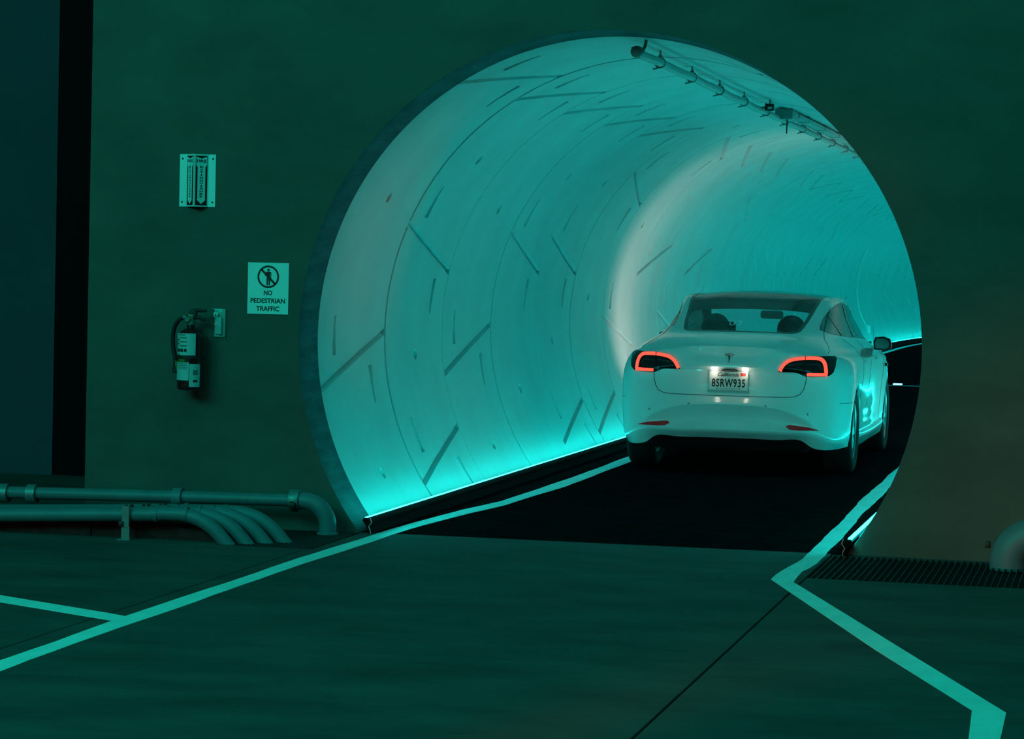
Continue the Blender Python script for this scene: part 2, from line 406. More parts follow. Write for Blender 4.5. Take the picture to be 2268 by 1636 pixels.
def wob(y, s, amp=.004): return amp*(math.sin(y*2.3+s) + .6*math.sin(y*5.1+2*s) + .4*math.sin(y*11.7+s*3))
tl = [(-14, -1.33), (-5.5, -1.325), (-4, -1.345), (-1.5, -1.345), (-.5, -1.32), (.13, -1.325), (.93, -1.284), (1.72, -1.225), (2.5, -1.15), (4.5, -1.118), (7.3, -1.14), (12, -1.13), (75, -1.13)]
tr = [(-14, -1.20), (-5.8, -1.207), (-4.9, -1.23), (-1.5, -1.24), (-.5, -1.215), (.1, -1.217), (.58, -1.193), (1.36, -1.149), (2.13, -1.06), (3.9, -.997), (6.6, -1.012), (12, -1.02), (75, -1.02)]
yy = [-14 + .25*i for i in range(120)] + [16.5 + 1.5*i for i in range(33)]
ribbon('lane_line', [(xo(y)+interp(tl, y)+wob(y, 1), y) for y in yy], [(xo(y)+interp(tr, y)+wob(y, 4), y) for y in yy], 'long pale painted line along the left edge of the lane into the tunnel')
bl = [(-5.5, -1.66), (-2.147, -3.634), (-1.8, -3.838), (-1.46, -4.038), (interp(tl, -4.112)+wob(-4.112, 1), -4.112)]; br = [(-5.4, -1.89), (-2.044, -3.873), (-1.8, -4.014), (-1.5, -4.19), (interp(tl, -4.278)+wob(-4.278, 1), -4.278)]
ribbon('branch_line', bl, br, 'short pale painted line branching off to the left edge of the picture')
rl = [(-1.42, 1.193), (-.94, 1.195), (-.44, 1.22), (.03, 1.221), (1.49, 1.209), (2.9, 1.176), (4.6, 1.152), (7.6, 1.138), (12, 1.12), (75, 1.10)]
rr_ = [(-1.5, 1.318), (-1.36, 1.303), (-1.0, 1.302), (-.7, 1.33), (-.05, 1.334), (.25, 1.323), (1.28, 1.306), (3.08, 1.273), (5.26, 1.258), (12, 1.24), (75, 1.22)]
yy = [-1.424 + .22*i for i in range(60)] + [12.5 + 1.5*i for i in range(36)]
Ld = [(2.50, -14), (2.462, -6.03), (2.439, -5.4), (1.955, -3.913), (1.57, -2.66), (1.19, -1.424)]; Rd = [(2.60, -14), (2.569, -5.99), (2.564, -5.412), (2.09, -3.93), (1.70, -2.70), (1.316, -1.50)]
Lr = Ld + [(xo(y)+interp(rl, y)+wob(y, 2, .005), y) for y in yy[1:]]; Rr2 = Rd + [(xo(y)+interp(rr_, y)+wob(y, 5, .005), y) for y in yy[1:]]
ribbon('kinked_line', Lr, Rr2, 'pale painted line on the right that kinks outward at the tunnel mouth')

# ------------------------------------------------------------------ LED light strips along both feet of the tunnel
def led_fixture(sgn, label, dx=0.0):
    t = thing('led_light_strip', label, 'light strip', (sgn*(1.385+dx), 0.0, 0), group='tunnel floor light strips')
    def run(name, prof, y0, y1, m, step=1.536):
        n = max(1, int(round((y1-y0)/step))); V = []; F = []; k = len(prof)
        for i in range(n+1):
            y = y0 + (y1-y0)*i/n
            for (px, pz) in prof: V.append((xo(y) + sgn*(px+dx), y, pz))
        for i in range(n):
            for j in range(k): F.append((i*k+j, i*k+(j+1) % k, (i+1)*k+(j+1) % k, (i+1)*k+j))
        F += [tuple(range(k)), tuple(n*k+j for j in range(k))]
        return MB().add(V, F).build(name, m, t)
    cp = [(1.372, .094), (1.350, .070), (1.366, .045), (1.356, .022), (1.352, .0), (1.362, .0), (1.366, .022), (1.376, .045), (1.40, .080), (1.390, .094)]
    y = -.06; seg = 3.45; i = 0
    while y < 60:
        run('channel', cp, y, min(60, y+seg)-.012, M['channel']); y += seg; seg = 4.608
    run('light_tube', [(1.374, .0945), (1.388+(.010 if dx else 0), .0945), (1.388+(.010 if dx else 0), .0975), (1.376, .1010)], -.045, 60, M['led'])
    run('end_bracket', [(1.352, .094), (1.344, .068), (1.362, .044), (1.350, .018), (1.350, .0), (1.346, .0), (1.346, .02), (1.357, .044), (1.339, .069), (1.348, .096)], -.066, -.060, M['metal'])
    return t
led_fixture(-1, 'glowing cyan light strip along the foot of the left tunnel wall')
led_fixture(1, 'glowing cyan light strip at the foot of the right tunnel wall by the kinked line', .075)

# ------------------------------------------------------------------ conduit at the tunnel crown
CX, CZ, CR = .085, 2.872, .026
t = thing('ceiling_conduit', 'pale conduit pipe hung in straps along the tunnel crown', 'pipe', (CX, .40, CZ))
pth = []
for i in range(150):
    y = .40 + i*.28; ph = (y-1.23)/1.27*2*PI; pth.append((CX+xo(y)*1.0 + .006*math.sin(y*.9), y, CZ - .003*(1-math.cos(ph))))
MB().tube(pth, CR, 14).build('pipe', M['conduit'], t, 40)
MB().lathe([(0.001, .385), (.034, .385), (.036, .392), (.036, .43), (.030, .432), (.028, .43)], 20, 'y', (CX, 0, CZ)).build('end_cap', M['conduit'], t, 30)
y = 1.23; k = 0
while y < 32:
    x = CX + xo(y)
    lp = [(x + .031*math.cos(a), y, CZ + .031*math.sin(a)) for a in [math.radians(-250 + 20*q) for q in range(17)]]
    sm = MB().tube(lp, .0055, 6).tube([(x, y, CZ+.028), (x, y, 2.946)], .006, 8).lathe([(.014, 2.905), (.014, 2.917)], 8, 'z', (x, y, 0)).tube([(x-.012, y, CZ-.034), (x-.045, y, CZ-.040)], .005, 6)
    sm.build('hanger_strap', M['strap'], t, 40); y += 1.27; k += 1
# end hook
hk = [(CX+.05, .43, 2.945), (CX+.045, .43, 2.91), (CX+.03, .42, 2.87), (CX+.012, .41, 2.845), (CX-.012, .41, 2.845)]
MB().tube(hk, .010, 10).build('end_hook', M['strap'], t, 40)
# small black unit, junction box with rod beyond it
t = thing('black_sensor', 'small black sensor box beside the conduit on the tunnel ceiling', 'sensor', (.17, 5.9, 2.88))
MB().bbox(.135, .205, 5.86, 5.93, 2.855, 2.91, .004).build('housing', M['carblack'], t, 40)
MB().box(.158, .190, 5.855, 5.861, 2.868, 2.884).build('window', M['white_plastic'], t)
MB().tube([(.17, 5.9, 2.905), (.17, 5.9, 2.943)], .009, 8).build('mount', M['strap'], t, 40)
MB().tube([(.140, 5.9, 2.885), (.108, 5.9, 2.88)], .008, 8).build('side_arm', M['strap'], t, 40)
t = thing('junction_box', 'pale junction box with a thin rod hanging from the tunnel ceiling', 'junction box', (.14, 7.3, 2.88))
MB().bbox(.075, .205, 7.05, 7.5, 2.865, 2.94, .006).build('body', M['conduit'], t, 40)
MB().bbox(.068, .212, 7.03, 7.045, 2.858, 2.944, .003).build('lid', M['strap'], t, 40)
MB().tube([(.15, 7.2, 2.87), (.146, 7.2, 2.745)], .006, 8).build('rod', M['bolt'], t, 40)
# flat duct after the box
t = thing('cable_tray', 'flat cable tray on the crown beyond the junction box', 'cable tray', (.15, 7.6, 2.9))
MB().box(.115, .215, 7.55, 20, 2.895, 2.925).build('tray', M['conduit'], t)
for i in range(9): MB().box(.112, .218, 8.2+i*1.27, 8.22+i*1.27, 2.892, 2.944).build('clip', M['strap'], t)
# cable dropping down the far lining
t = thing('wall_cable', 'thin cable looping down the far curved tunnel wall to a small socket', 'cable', (-1.9, 42, .4))
cp = [(41.1, 35), (41.7, 20), (42.05, 5), (42.5, -10), (43.3, -22)]
pts = []
for i in range(41):
    s = i/40*4; a = int(min(3, s)); f = s-a; y = cp[a][0]*(1-f)+cp[a+1][0]*f; ph = cp[a][1]*(1-f)+cp[a+1][1]*f
    p = cylp(RL-.022, ph, y); pts.append((p.x+xo(y), p.y, p.z))
MB().tube(pts, .012, 8).build('cable', M['sign'], t, 40)
e = Vector(pts[-1]); MB().bbox(e.x-.02, e.x+.06, e.y-.10, e.y+.10, e.z-.13, e.z+.04, .01).build('socket', M['sign'], t, 40)
# transverse strip across the road with a reflector stud whose glint is emitted
o = MB().box(-1.31, .76, 24.1, 24.2, .0002, .006).box(-1.31, .76, 24.26, 24.30, .0002, .006).build('joint_strip', M['skid']); tag(o, 'thin pale joint strip across the road beyond the car', 'joint strip')
o = MB().bbox(-.33, -.20, 24.45, 24.58, .0, .022, .006).build('road_stud', M['stud'], None, 40); tag(o, 'small bluish road stud with an emissive glint beyond the car', 'road stud')

# ------------------------------------------------------------------ pipes along the foot of the wall
def bend(c, r, a0, a1, n, fn): return [fn(c[0] + r*math.cos(math.radians(a0+(a1-a0)*i/n)), c[1] + r*math.sin(math.radians(a0+(a1-a0)*i/n))) for i in range(n+1)]
plab = ['frontmost grey floor pipe bending down into the left grate', 'second grey floor pipe from the front of the left bundle', 'third grey floor pipe from the front of the left bundle', 'rearmost grey pipe of the four bundled floor pipes on the left']
for i in range(4):
    y = -.935 + .086*i; r = .040; xe = -1.88 + .084*i; zt = .152; rad = .34
    t = thing('floor_pipe', plab[i], 'pipe', (xe, y, 0), group='bundled floor pipes')
    def zline(x): return zt + (x + 2.22)*.047 if x < -2.22 else zt
    c = (xe - .20, zt-rad)
    ang = 32
    # straight run, then a sweep down through the grate
    pth = [(-9.0, y, zline(-6.0)-.02)] + [(x, y, zline(x)) for x in (-6.0, -4.5, -3.4, -2.8, -2.4)]
    sx = xe - .16 - rad*math.sin(math.radians(48)) + .06
    pth += [(sx-.08, y, zt)]
    for k in range(11):
        a = math.radians(48*k/10); pth.append((sx + rad*math.sin(a), y, zt - rad*(1-math.cos(a))))
    last = Vector(pth[-1]); d = Vector((math.cos(math.radians(48)), 0, -math.sin(math.radians(48)))); pth.append(tuple(last + d*((last.z+.055)/d.z*-1)))
    MB().tube(pth, r, 20).build('pipe', M['pipe'], t, 40)
    for (xx, wd) in ((-2.36+.03*i, .012), (-2.18+.05*i, .010)):
        MB().lathe([(r-.002, xx-wd), (r+.004, xx-wd), (r+.004, xx+wd), (r-.002, xx+wd)], 20, 'x', (0, y, zline(xx)), True).build('coupling', M['pipe'], t, 40)
    # pipe strap bolts
    bx = -2.52 + .07*i
    MB().lathe([(.001, .0), (.011, .0), (.011, .018), (.001, .020)], 8, 'z', (bx, y+.030, zt+.022)).lathe([(.001, .0), (.009, .0), (.009, .014), (.001, .016)], 8, 'z', (bx-.03, y+.028, zt+.022)).build('strap_bolt', M['bolt'], t, 40)
t = thing('floor_bracket', 'upright grey strap bracket holding the floor pipe bundle', 'bracket', (-2.52, -.985, 0))
MB().box(-2.548, -2.500, -.992, -.984, 0, .075).box(-2.545, -2.503, -.994, -.980, .07, .19).box(-2.56, -2.485, -1.03, -.984, 0, .006).build('strap', M['clamp'], t)
MB().bbox(-2.562, -2.535, -1.005, -.985, .075, .105, .003).build('clip', M['bolt'], t, 40)
o = MB()
for i in range(26):
    x0 = -9.0 + i*.27; o.box(x0, x0+.28, -.86+random.uniform(-.012, .012), -.55, 0.0005, .070+random.uniform(-.012, .012))
o = o.build('pipe_plinth', M['plinth']); tag(o, 'rough dark red plinth under the left floor pipes', 'plinth')
# pipe along the wall with its elbow
YW = -.18; zw = .190; rw = .045; xe = -1.575
t = thing('wall_pipe', 'grey pipe along the wall base turning down beside the tunnel mouth', 'pipe', (xe, YW, 0))
pth = [(-9, YW, zw-.06), (-4, YW, zw-.035), (-2.6, YW, zw-.01), (-1.80, YW, zw)]
pth2 = [(-1.80, YW, zw)] + [(-1.72+.145*math.sin(a), YW, zw-.145*(1-math.cos(a))) for a in [math.radians(9*q) for q in range(11)]] + [(xe, YW, -.02)]
MB().tube(pth, rw-.008, 22).build('pipe', M['pipe'], t, 40)
MB().tube(pth2, rw+.006, 24).build('elbow', M['pipe'], t, 40)
MB().lathe([(.05, .0), (.064, .0), (.064, .010), (.052, .014)], 24, 'z', (xe, YW, 0)).build('flange', M['pipe'], t, 40)
MB().lathe([(.04, -.030), (.064, -.030), (.066, -.026), (.066, .026), (.064, .030), (.04, .030)], 26, 'x', (-1.775, YW, zw)).build('coupling', M['clamp'], t, 40)
MB().bbox(-1.800, -1.752, YW-.095, YW-.055, zw-.035, zw-.008, .004).lathe([(.001, 0), (.012, 0), (.012, .05), (.001, .052)], 8, 'z', (-1.776, YW-.078, zw-.052)).build('coupling_bolt', M['bolt'], t, 40)
for xx in (-3.60, -3.42, -2.50):
    MB().lathe([(rw-.006, -.028), (rw+.012, -.028), (rw+.012, .028), (rw-.006, .028)], 24, 'x', (xx, YW, zw-.012+(xx+2.5)*.018)).build('pipe_clamp' if xx < -3 else 'coupling', M['clamp'] if xx < -3 else M['pipe'], t, 40)
# elbow at the right-hand edge
xr, rr2 = 2.355, .105
t = thing('drain_elbow', 'thick grey pipe elbow standing on the right grate', 'pipe', (xr, -.22, 0))
pth = [(xr, -.22, -.02), (xr, -.22, .02)] + [(xr+.15-.15*math.cos(a), -.22, .02+.15*math.sin(a)) for a in [math.radians(9*q) for q in range(11)]] + [(3.4, -.22, .17)]
MB().tube(pth, rr2, 28).build('elbow', M['pipe'], t, 40)
MB().lathe([(.08, -.026), (rr2+.014, -.026), (rr2+.014, .026), (.08, .026)], 28, 'x', (xr+.16, -.22, .17)).build('coupling', M['pipe'], t, 40)
MB().bbox(xr-.13, xr-.10, -.25, -.20, .10, .135, .005).build('lug', M['bolt'], t, 40)

# ------------------------------------------------------------------ floor grates
def grate(name, label, x0, x1, y0, y1, n, kk):
    t = thing(name, label, 'drain grate', (x0, y0, -.03))
    MB().box(x0, x1, y0, y1, -.0295, -.026).build('pit', M['dark'], t)
    MB().box(x0, x1, y0, y0+.014, -.03, -.001).build('frame_edge', M['grate'], t); MB().box(x0, x1, y1-.014, y1, -.03, -.001).build('frame_edge', M['grate'], t)
    for i in range(n):
        x = x0 + (x1-x0)*(i+.5)/n
        MB().box(x-.0028, x+.0028, y0+.014, y1-.014, -.018, -.002).build('bar', M['grate'], t)
    MB().box(x0, x1, (y0+y1)/2-.006, (y0+y1)/2+.006, -.026, -.019).build('cross_bar', M['grate'], t)
grate('floor_grate', 'slotted steel floor grate by the right foot of the tunnel mouth', 1.357, 3.36, -1.283, -.002, 58, 0)
grate('floor_grate', 'small dark floor grate where the left pipes go down', -1.983, -1.44, -1.028, -.002, 26, 0)

# ------------------------------------------------------------------ fire extinguisher sign (V-shaped, projecting)
t = thing('extinguisher_sign', 'V-shaped projecting sign with down arrows reading FIRE EXTINGUISHER', 'sign', (-2.48, 0, 1.90))
zb, zt = 1.902, 2.214; xl0, xl1, xa, xr1, xr0 = -2.592, -2.549, -2.4795, -2.410, -2.367; dep = .070
pr = [(xl0, -.004), (xl1, -.004), (xa, -dep), (xr1, -.004), (xr0, -.004)]
V = []; F = []
for (x, y) in pr: V += [(x, y, zb), (x, y, zt), (x, y+.003, zb), (x, y+.003, zt)]
for i in range(4):
    k = 4*i; F += [(k, k+4, k+5, k+1), (k+2, k+3, k+7, k+6), (k, k+2, k+6, k+4), (k+1, k+5, k+7, k+3)]
F += [(0, 1, 3, 2), (16, 18, 19, 17)]
MB().add(V, F).build('panel', M['sign'], t)
def panel_fn(p0, p1, e):
    a, b = Vector((p0[0], p0[1], 0)), Vector((p1[0], p1[1], 0)); d = b-a; n = Vector((d.y, -d.x, 0)).normalized(); L = d.length
    if n.y > 0: n = -n
    return L, lambda u, z, q=0.0: a + d*(u/L) + n*(e+q) + Vector((0, 0, z))
for p0, p1 in (((xl1, -.004), (xa, -dep)), ((xa, -dep), (xr1, -.004))):
    L, fb = panel_fn(p0, p1, .0006); L, fa = panel_fn(p0, p1, .0012); L, ft = panel_fn(p0, p1, .0018)
    u0, u1, z0, z1 = L*.10, L*.90, zb+.008, zt-.010; um = (u0+u1)/2; W = u1-u0
    q = [(u0, z0), (u1, z0), (u1, z1), (u0, z1)]
    mesh_obj('ink_field', [fb(u, z) for u, z in q], [(0, 1, 2, 3)], M['ink'], t)
    hw = W*.46; sw = W*.33; zs = z1-.066; zh = z0+.040
    ar = [(um-hw, z1-.004), (um, z1-.017), (um+hw, z1-.004), (um+hw, zs+.012), (um+sw, zs-.002), (um+sw, zh-.006), (um+hw*.86, zh-.006), (um, z0+.008), (um-hw*.86, zh-.006), (um-sw, zh-.006), (um-sw, zs-.002), (um-hw, zs+.012)]
    tri = geometry.tessellate_polygon([[Vector((a, b, 0)) for a, b in ar]])
    mesh_obj('arrow', [fa(u, z) for u, z in ar], [tuple(x) for x in tri], M['sign'], t)
    text_part('lettering', 'FIRE', lambda u, v: ft(um+u, z1-.031+v), W*.84, .017, M['ink'], t, bold=.02)
    word = 'EXTINGUISHER'; zz0, zz1 = zs+.008, zh+.004
    for i, ch in enumerate(word):
        zc_ = zz0 + (zz1-zz0)*(i+.5)/len(word) ; hh = abs(zz1-zz0)/len(word)*.72
        text_part('letter', ch, lambda u, v, zc_=zc_: ft(um+u, zc_+v), (W*.10 if ch == 'I' else W*.26), hh, M['ink'], t, bold=.03)
for x in ((xl0+xl1)/2-.004, (xr0+xr1)/2+.004):
    for z in (zb+.028, zt-.026):
        MB().lathe([(.0055, -.004), (.0055, -.0065), (.003, -.0075)], 10, 'y', (x, 0, z)).build('screw', M['bolt'], t, 30)

# ------------------------------------------------------------------ no pedestrian sign
t = thing('no_pedestrian_sign', 'square pale wall sign reading NO PEDESTRIAN TRAFFIC', 'sign', (-2.026, 0, 1.274))
MB().bbox(-2.153, -1.899, -.005, -.001, 1.274, 1.579, .001).build('panel', M['sign'], t)
fy = lambda x, z, q=0.0: Vector((x, -.0058-q, z))
cx, cz, ro, ri = -2.026, 1.496, .067, .056
V = []; F = []
for i in range(48):
    a = 2*PI*i/48; V += [fy(cx+ro*math.cos(a), cz+ro*math.sin(a), .0003), fy(cx+ri*math.cos(a), cz+ri*math.sin(a), .0003)]
for i in range(48): F.append((2*i, 2*i+1, 2*((i+1) % 48)+1, 2*((i+1) % 48)))
mesh_obj('prohibition_ring', V, F, M['ink'], t)
d = Vector((1, -1)).normalized(); nn = Vector((1, 1)).normalized(); c2 = Vector((cx, cz))
q = [c2 - d*.060 + nn*.0065, c2 - d*.060 - nn*.0065, c2 + d*.060 - nn*.0065, c2 + d*.060 + nn*.0065]
mesh_obj('slash', [fy(p.x, p.y, .0003) for p in q], [(0, 1, 2, 3)], M['ink'], t)
pm = MB()
def blob(cx_, cz_, rx, rz, n=14): pm.add([fy(cx_+rx*math.cos(2*PI*k/n), cz_+rz*math.sin(2*PI*k/n), .0006) for k in range(n)], [tuple(range(n))])
def poly(pts): 
    pts = [(cx+a, cz+b) for a, b in pts]; tri = geometry.tessellate_polygon([[Vector((a, b, 0)) for a, b in pts]]); pm.add([fy(a, b, .0006) for a, b in pts], [tuple(x) for x in tri])
blob(cx+.001, cz+.0405, .0075, .0075)
poly([(-.012, .031), (.013, .031), (.018, .026), (.018, -.010), (.014, -.010), (.013, .020), (.011, .020), (.011, -.050), (.003, -.050), (.0012, -.010), (-.0005, -.010), (-.002, -.050), (-.010, -.050), (-.010, .016), (-.014, .008), (-.019, .004), (-.022, .006), (-.016, .018)])
pm.build('walking_figure', M['ink'], t, fix=False)
for txt, zc_, wd in (('NO', 1.401, .051), ('PEDESTRIAN', 1.354, .214), ('TRAFFIC', 1.307, .142)):
    text_part('lettering', txt, lambda u, v, zc_=zc_: fy(cx+u, zc_+v, .0003), wd, .029, M['ink'], t, bold=.025)

# ------------------------------------------------------------------ fire extinguisher
EX, EY, ER = -2.467, -.105, .078
t = thing('fire_extinguisher', 'dark red fire extinguisher with pale labels hung on the wall', 'fire extinguisher', (EX, EY, .81))
MB().lathe([(.001, .815), (.060, .812), (.074, .818), (ER, .832), (ER, 1.118), (.074, 1.142), (.060, 1.162), (.036, 1.176), (.024, 1.182), (.022, 1.205), (.001, 1.206)], 40, 'z', (EX, EY, 0)).build('cylinder', M['red'], t, 40)
MB().lathe([(.001, 1.200), (.026, 1.200), (.028, 1.216), (.022, 1.232), (.016, 1.252), (.001, 1.256)], 20, 'z', (EX, EY, 0)).bbox(EX-.018, EX+.02, EY-.018, EY+.018, 1.225, 1.262, .004).build('valve', M['brass'], t, 40)
lv = MB(); lv.tube([(EX-.010, EY, 1.275), (EX+.03, EY-.004, 1.287), (EX+.098, EY-.012, 1.284)], [.012, .011, .008], 10).tube([(EX+.01, EY, 1.24), (EX+.05, EY-.004, 1.245), (EX+.092, EY-.010, 1.230)], [.011, .010, .008], 10).bbox(EX-.012, EX+.035, EY-.014, EY+.014, 1.24, 1.29, .004)
lv.build('handle', M['rubber'], t, 40)
MB().bbox(EX-.004, EX+.012, EY-.024, EY-.020, 1.205, 1.255, .001).build('tamper_seal', M['yellow'], t)
hs = [(EX-.012, EY-.012, 1.244), (EX-.034, EY-.015, 1.245), (EX-.070, EY-.012, 1.228), (EX-.100, EY-.006, 1.185), (EX-.112, EY, 1.12), (EX-.108, EY, 1.06), (EX-.096, EY, 1.005), (EX-.094, EY, .955)]
sp = []
for i in range(len(hs)-1):
    p0, p1, p2, p3 = [Vector(hs[max(0, min(len(hs)-1, i+k))]) for k in (-1, 0, 1, 2)]
    for s in range(5):
        f = s/5; sp.append(.5*((2*p1)+(p2-p0)*f+(2*p0-5*p1+4*p2-p3)*f*f+(3*p1-p0-3*p2+p3)*f**3))
sp.append(Vector(hs[-1]))
MB().tube(sp, .0125, 12).tube([sp[-1], sp[-1]+Vector((0, 0, -.045))], [.014, .017], 12).build('hose', M['rubber'], t, 40)
MB().lathe([(.013, -.010), (.0155, -.010), (.0155, .010), (.013, .010)], 12, 'x', (EX-.034, EY-.015, 1.245), True).build('hose_fitting', M['brass'], t, 30)
MB().lathe([(.017, 0), (.017, -.016), (.014, -.018)], 20, 'y', (EX-.012, EY-.022, 1.232)).build('pressure_gauge', M['brass'], t, 30)
def curved(name, xa_, xb_, za, zb_, m, e=.0006, n=10):
    V = []; F = []
    for i in range(n+1):
        x = xa_+(xb_-xa_)*i/n + .036; dx = max(-.985, min(.985, (x-EX)/ER)); r = ER+e
        V += [(EX+r*dx, EY-r*math.sqrt(1-dx*dx), za), (EX+r*dx, EY-r*math.sqrt(1-dx*dx), zb_)]
    for i in range(n): F.append((2*i, 2*i+2, 2*i+3, 2*i+1))
    return mesh_obj(name, V, F, m, t, 40)
curved('instruction_label', -2.577, -2.452, 1.021, 1.150, M['label'])
for (a, b, c, d_) in ((-2.556, -2.510, 1.138, 1.145), (-2.546, -2.500, 1.121, 1.128), (-2.546, -2.500, 1.096, 1.104), (-2.546, -2.500, 1.072, 1.081), (-2.562, -2.553, 1.106, 1.116), (-2.562, -2.553, 1.083, 1.093), (-2.562, -2.546, 1.040, 1.059), (-2.542, -2.524, 1.040, 1.059), (-2.519, -2.500, 1.040, 1.059), (-2.562, -2.548, 1.024, 1.029)):
    dark = (b-a) < .02; curved('label_print', a, b, c, d_, M['ink'] if dark else M['greytext'], .0010, 4)
curved('yellow_header', -2.574, -2.486, .979, 1.001, M['ink'], .0007)
curved('header_band', -2.558, -2.512, .982, .998, M['yellow'], .0011)
curved('inspection_label', -2.574, -2.486, .872, .979, M['label'])
for k in range(4): curved('label_print', -2.566, -2.495, .968-.010*k, .972-.010*k, M['greytext'], .0010, 5)
curved('side_label', -2.483, -2.432, .835, .970, M['label'], .0008)
curved('label_print', -2.462, -2.440, .905, .935, M['greytext'], .0012, 4); curved('label_print', -2.462, -2.442, .862, .876, M['ink'], .0012, 4)
V = MB().lathe([(ER+.001, 1.001), (ER+.004, 1.001), (ER+.004, 1.020), (ER+.001, 1.020)], 40, 'z', (EX, EY, 0), True); V.build('strap', M['rubber'], t, 30)
MB().bbox(EX-.03, EX+.03, EY+.070, -.001, .86, 1.16, .003).build('wall_hook', M['bolt'], t, 40)
MB().bbox(EX-.094, EX-.079, EY-.012, EY+.004, .925, .985, .002).build('service_tag', M['yellow'], t)

# ------------------------------------------------------------------ clear-covered call point
t = thing('call_point', 'small clear plastic covered box beside the fire extinguisher', 'call point', (-2.32, 0, 1.128))
MB().bbox(-2.356, -2.284, -.012, -.001, 1.132, 1.298, .004).build('back_box', M['white_plastic'], t, 40)
MB().bbox(-2.345, -2.305, -.028, -.010, 1.145, 1.250, .005).build('key_holder', M['label'], t, 40)
MB().bbox(-2.352, -2.326, -.034, -.030, 1.252, 1.276, .001).build('tag', M['sign'], t)
mesh_obj('tag_print', [(-2.347, -.0346, 1.257), (-2.331, -.0346, 1.257), (-2.339, -.0346, 1.271)], [(0, 1, 2)], M['ink'], t)
MB().bbox(-2.363, -2.277, -.055, -.0125, 1.126, 1.304, .008).build('cover', M['clear'], t, 40)
MB().bbox(-2.277, -2.266, -.04, -.02, 1.200, 1.216, .003).build('latch', M['clear'], t, 40)

# ------------------------------------------------------------------ the car
CXW, CYW = -.060, 5.56           # centre line and rearmost point of the car in the tunnel
car = thing('car', 'white four-door sedan with red tail lights on driving into the tunnel', 'car', (CXW, CYW, 0))
CO = Vector((CXW, CYW, 0))
def cw(p): return Vector(p) + CO
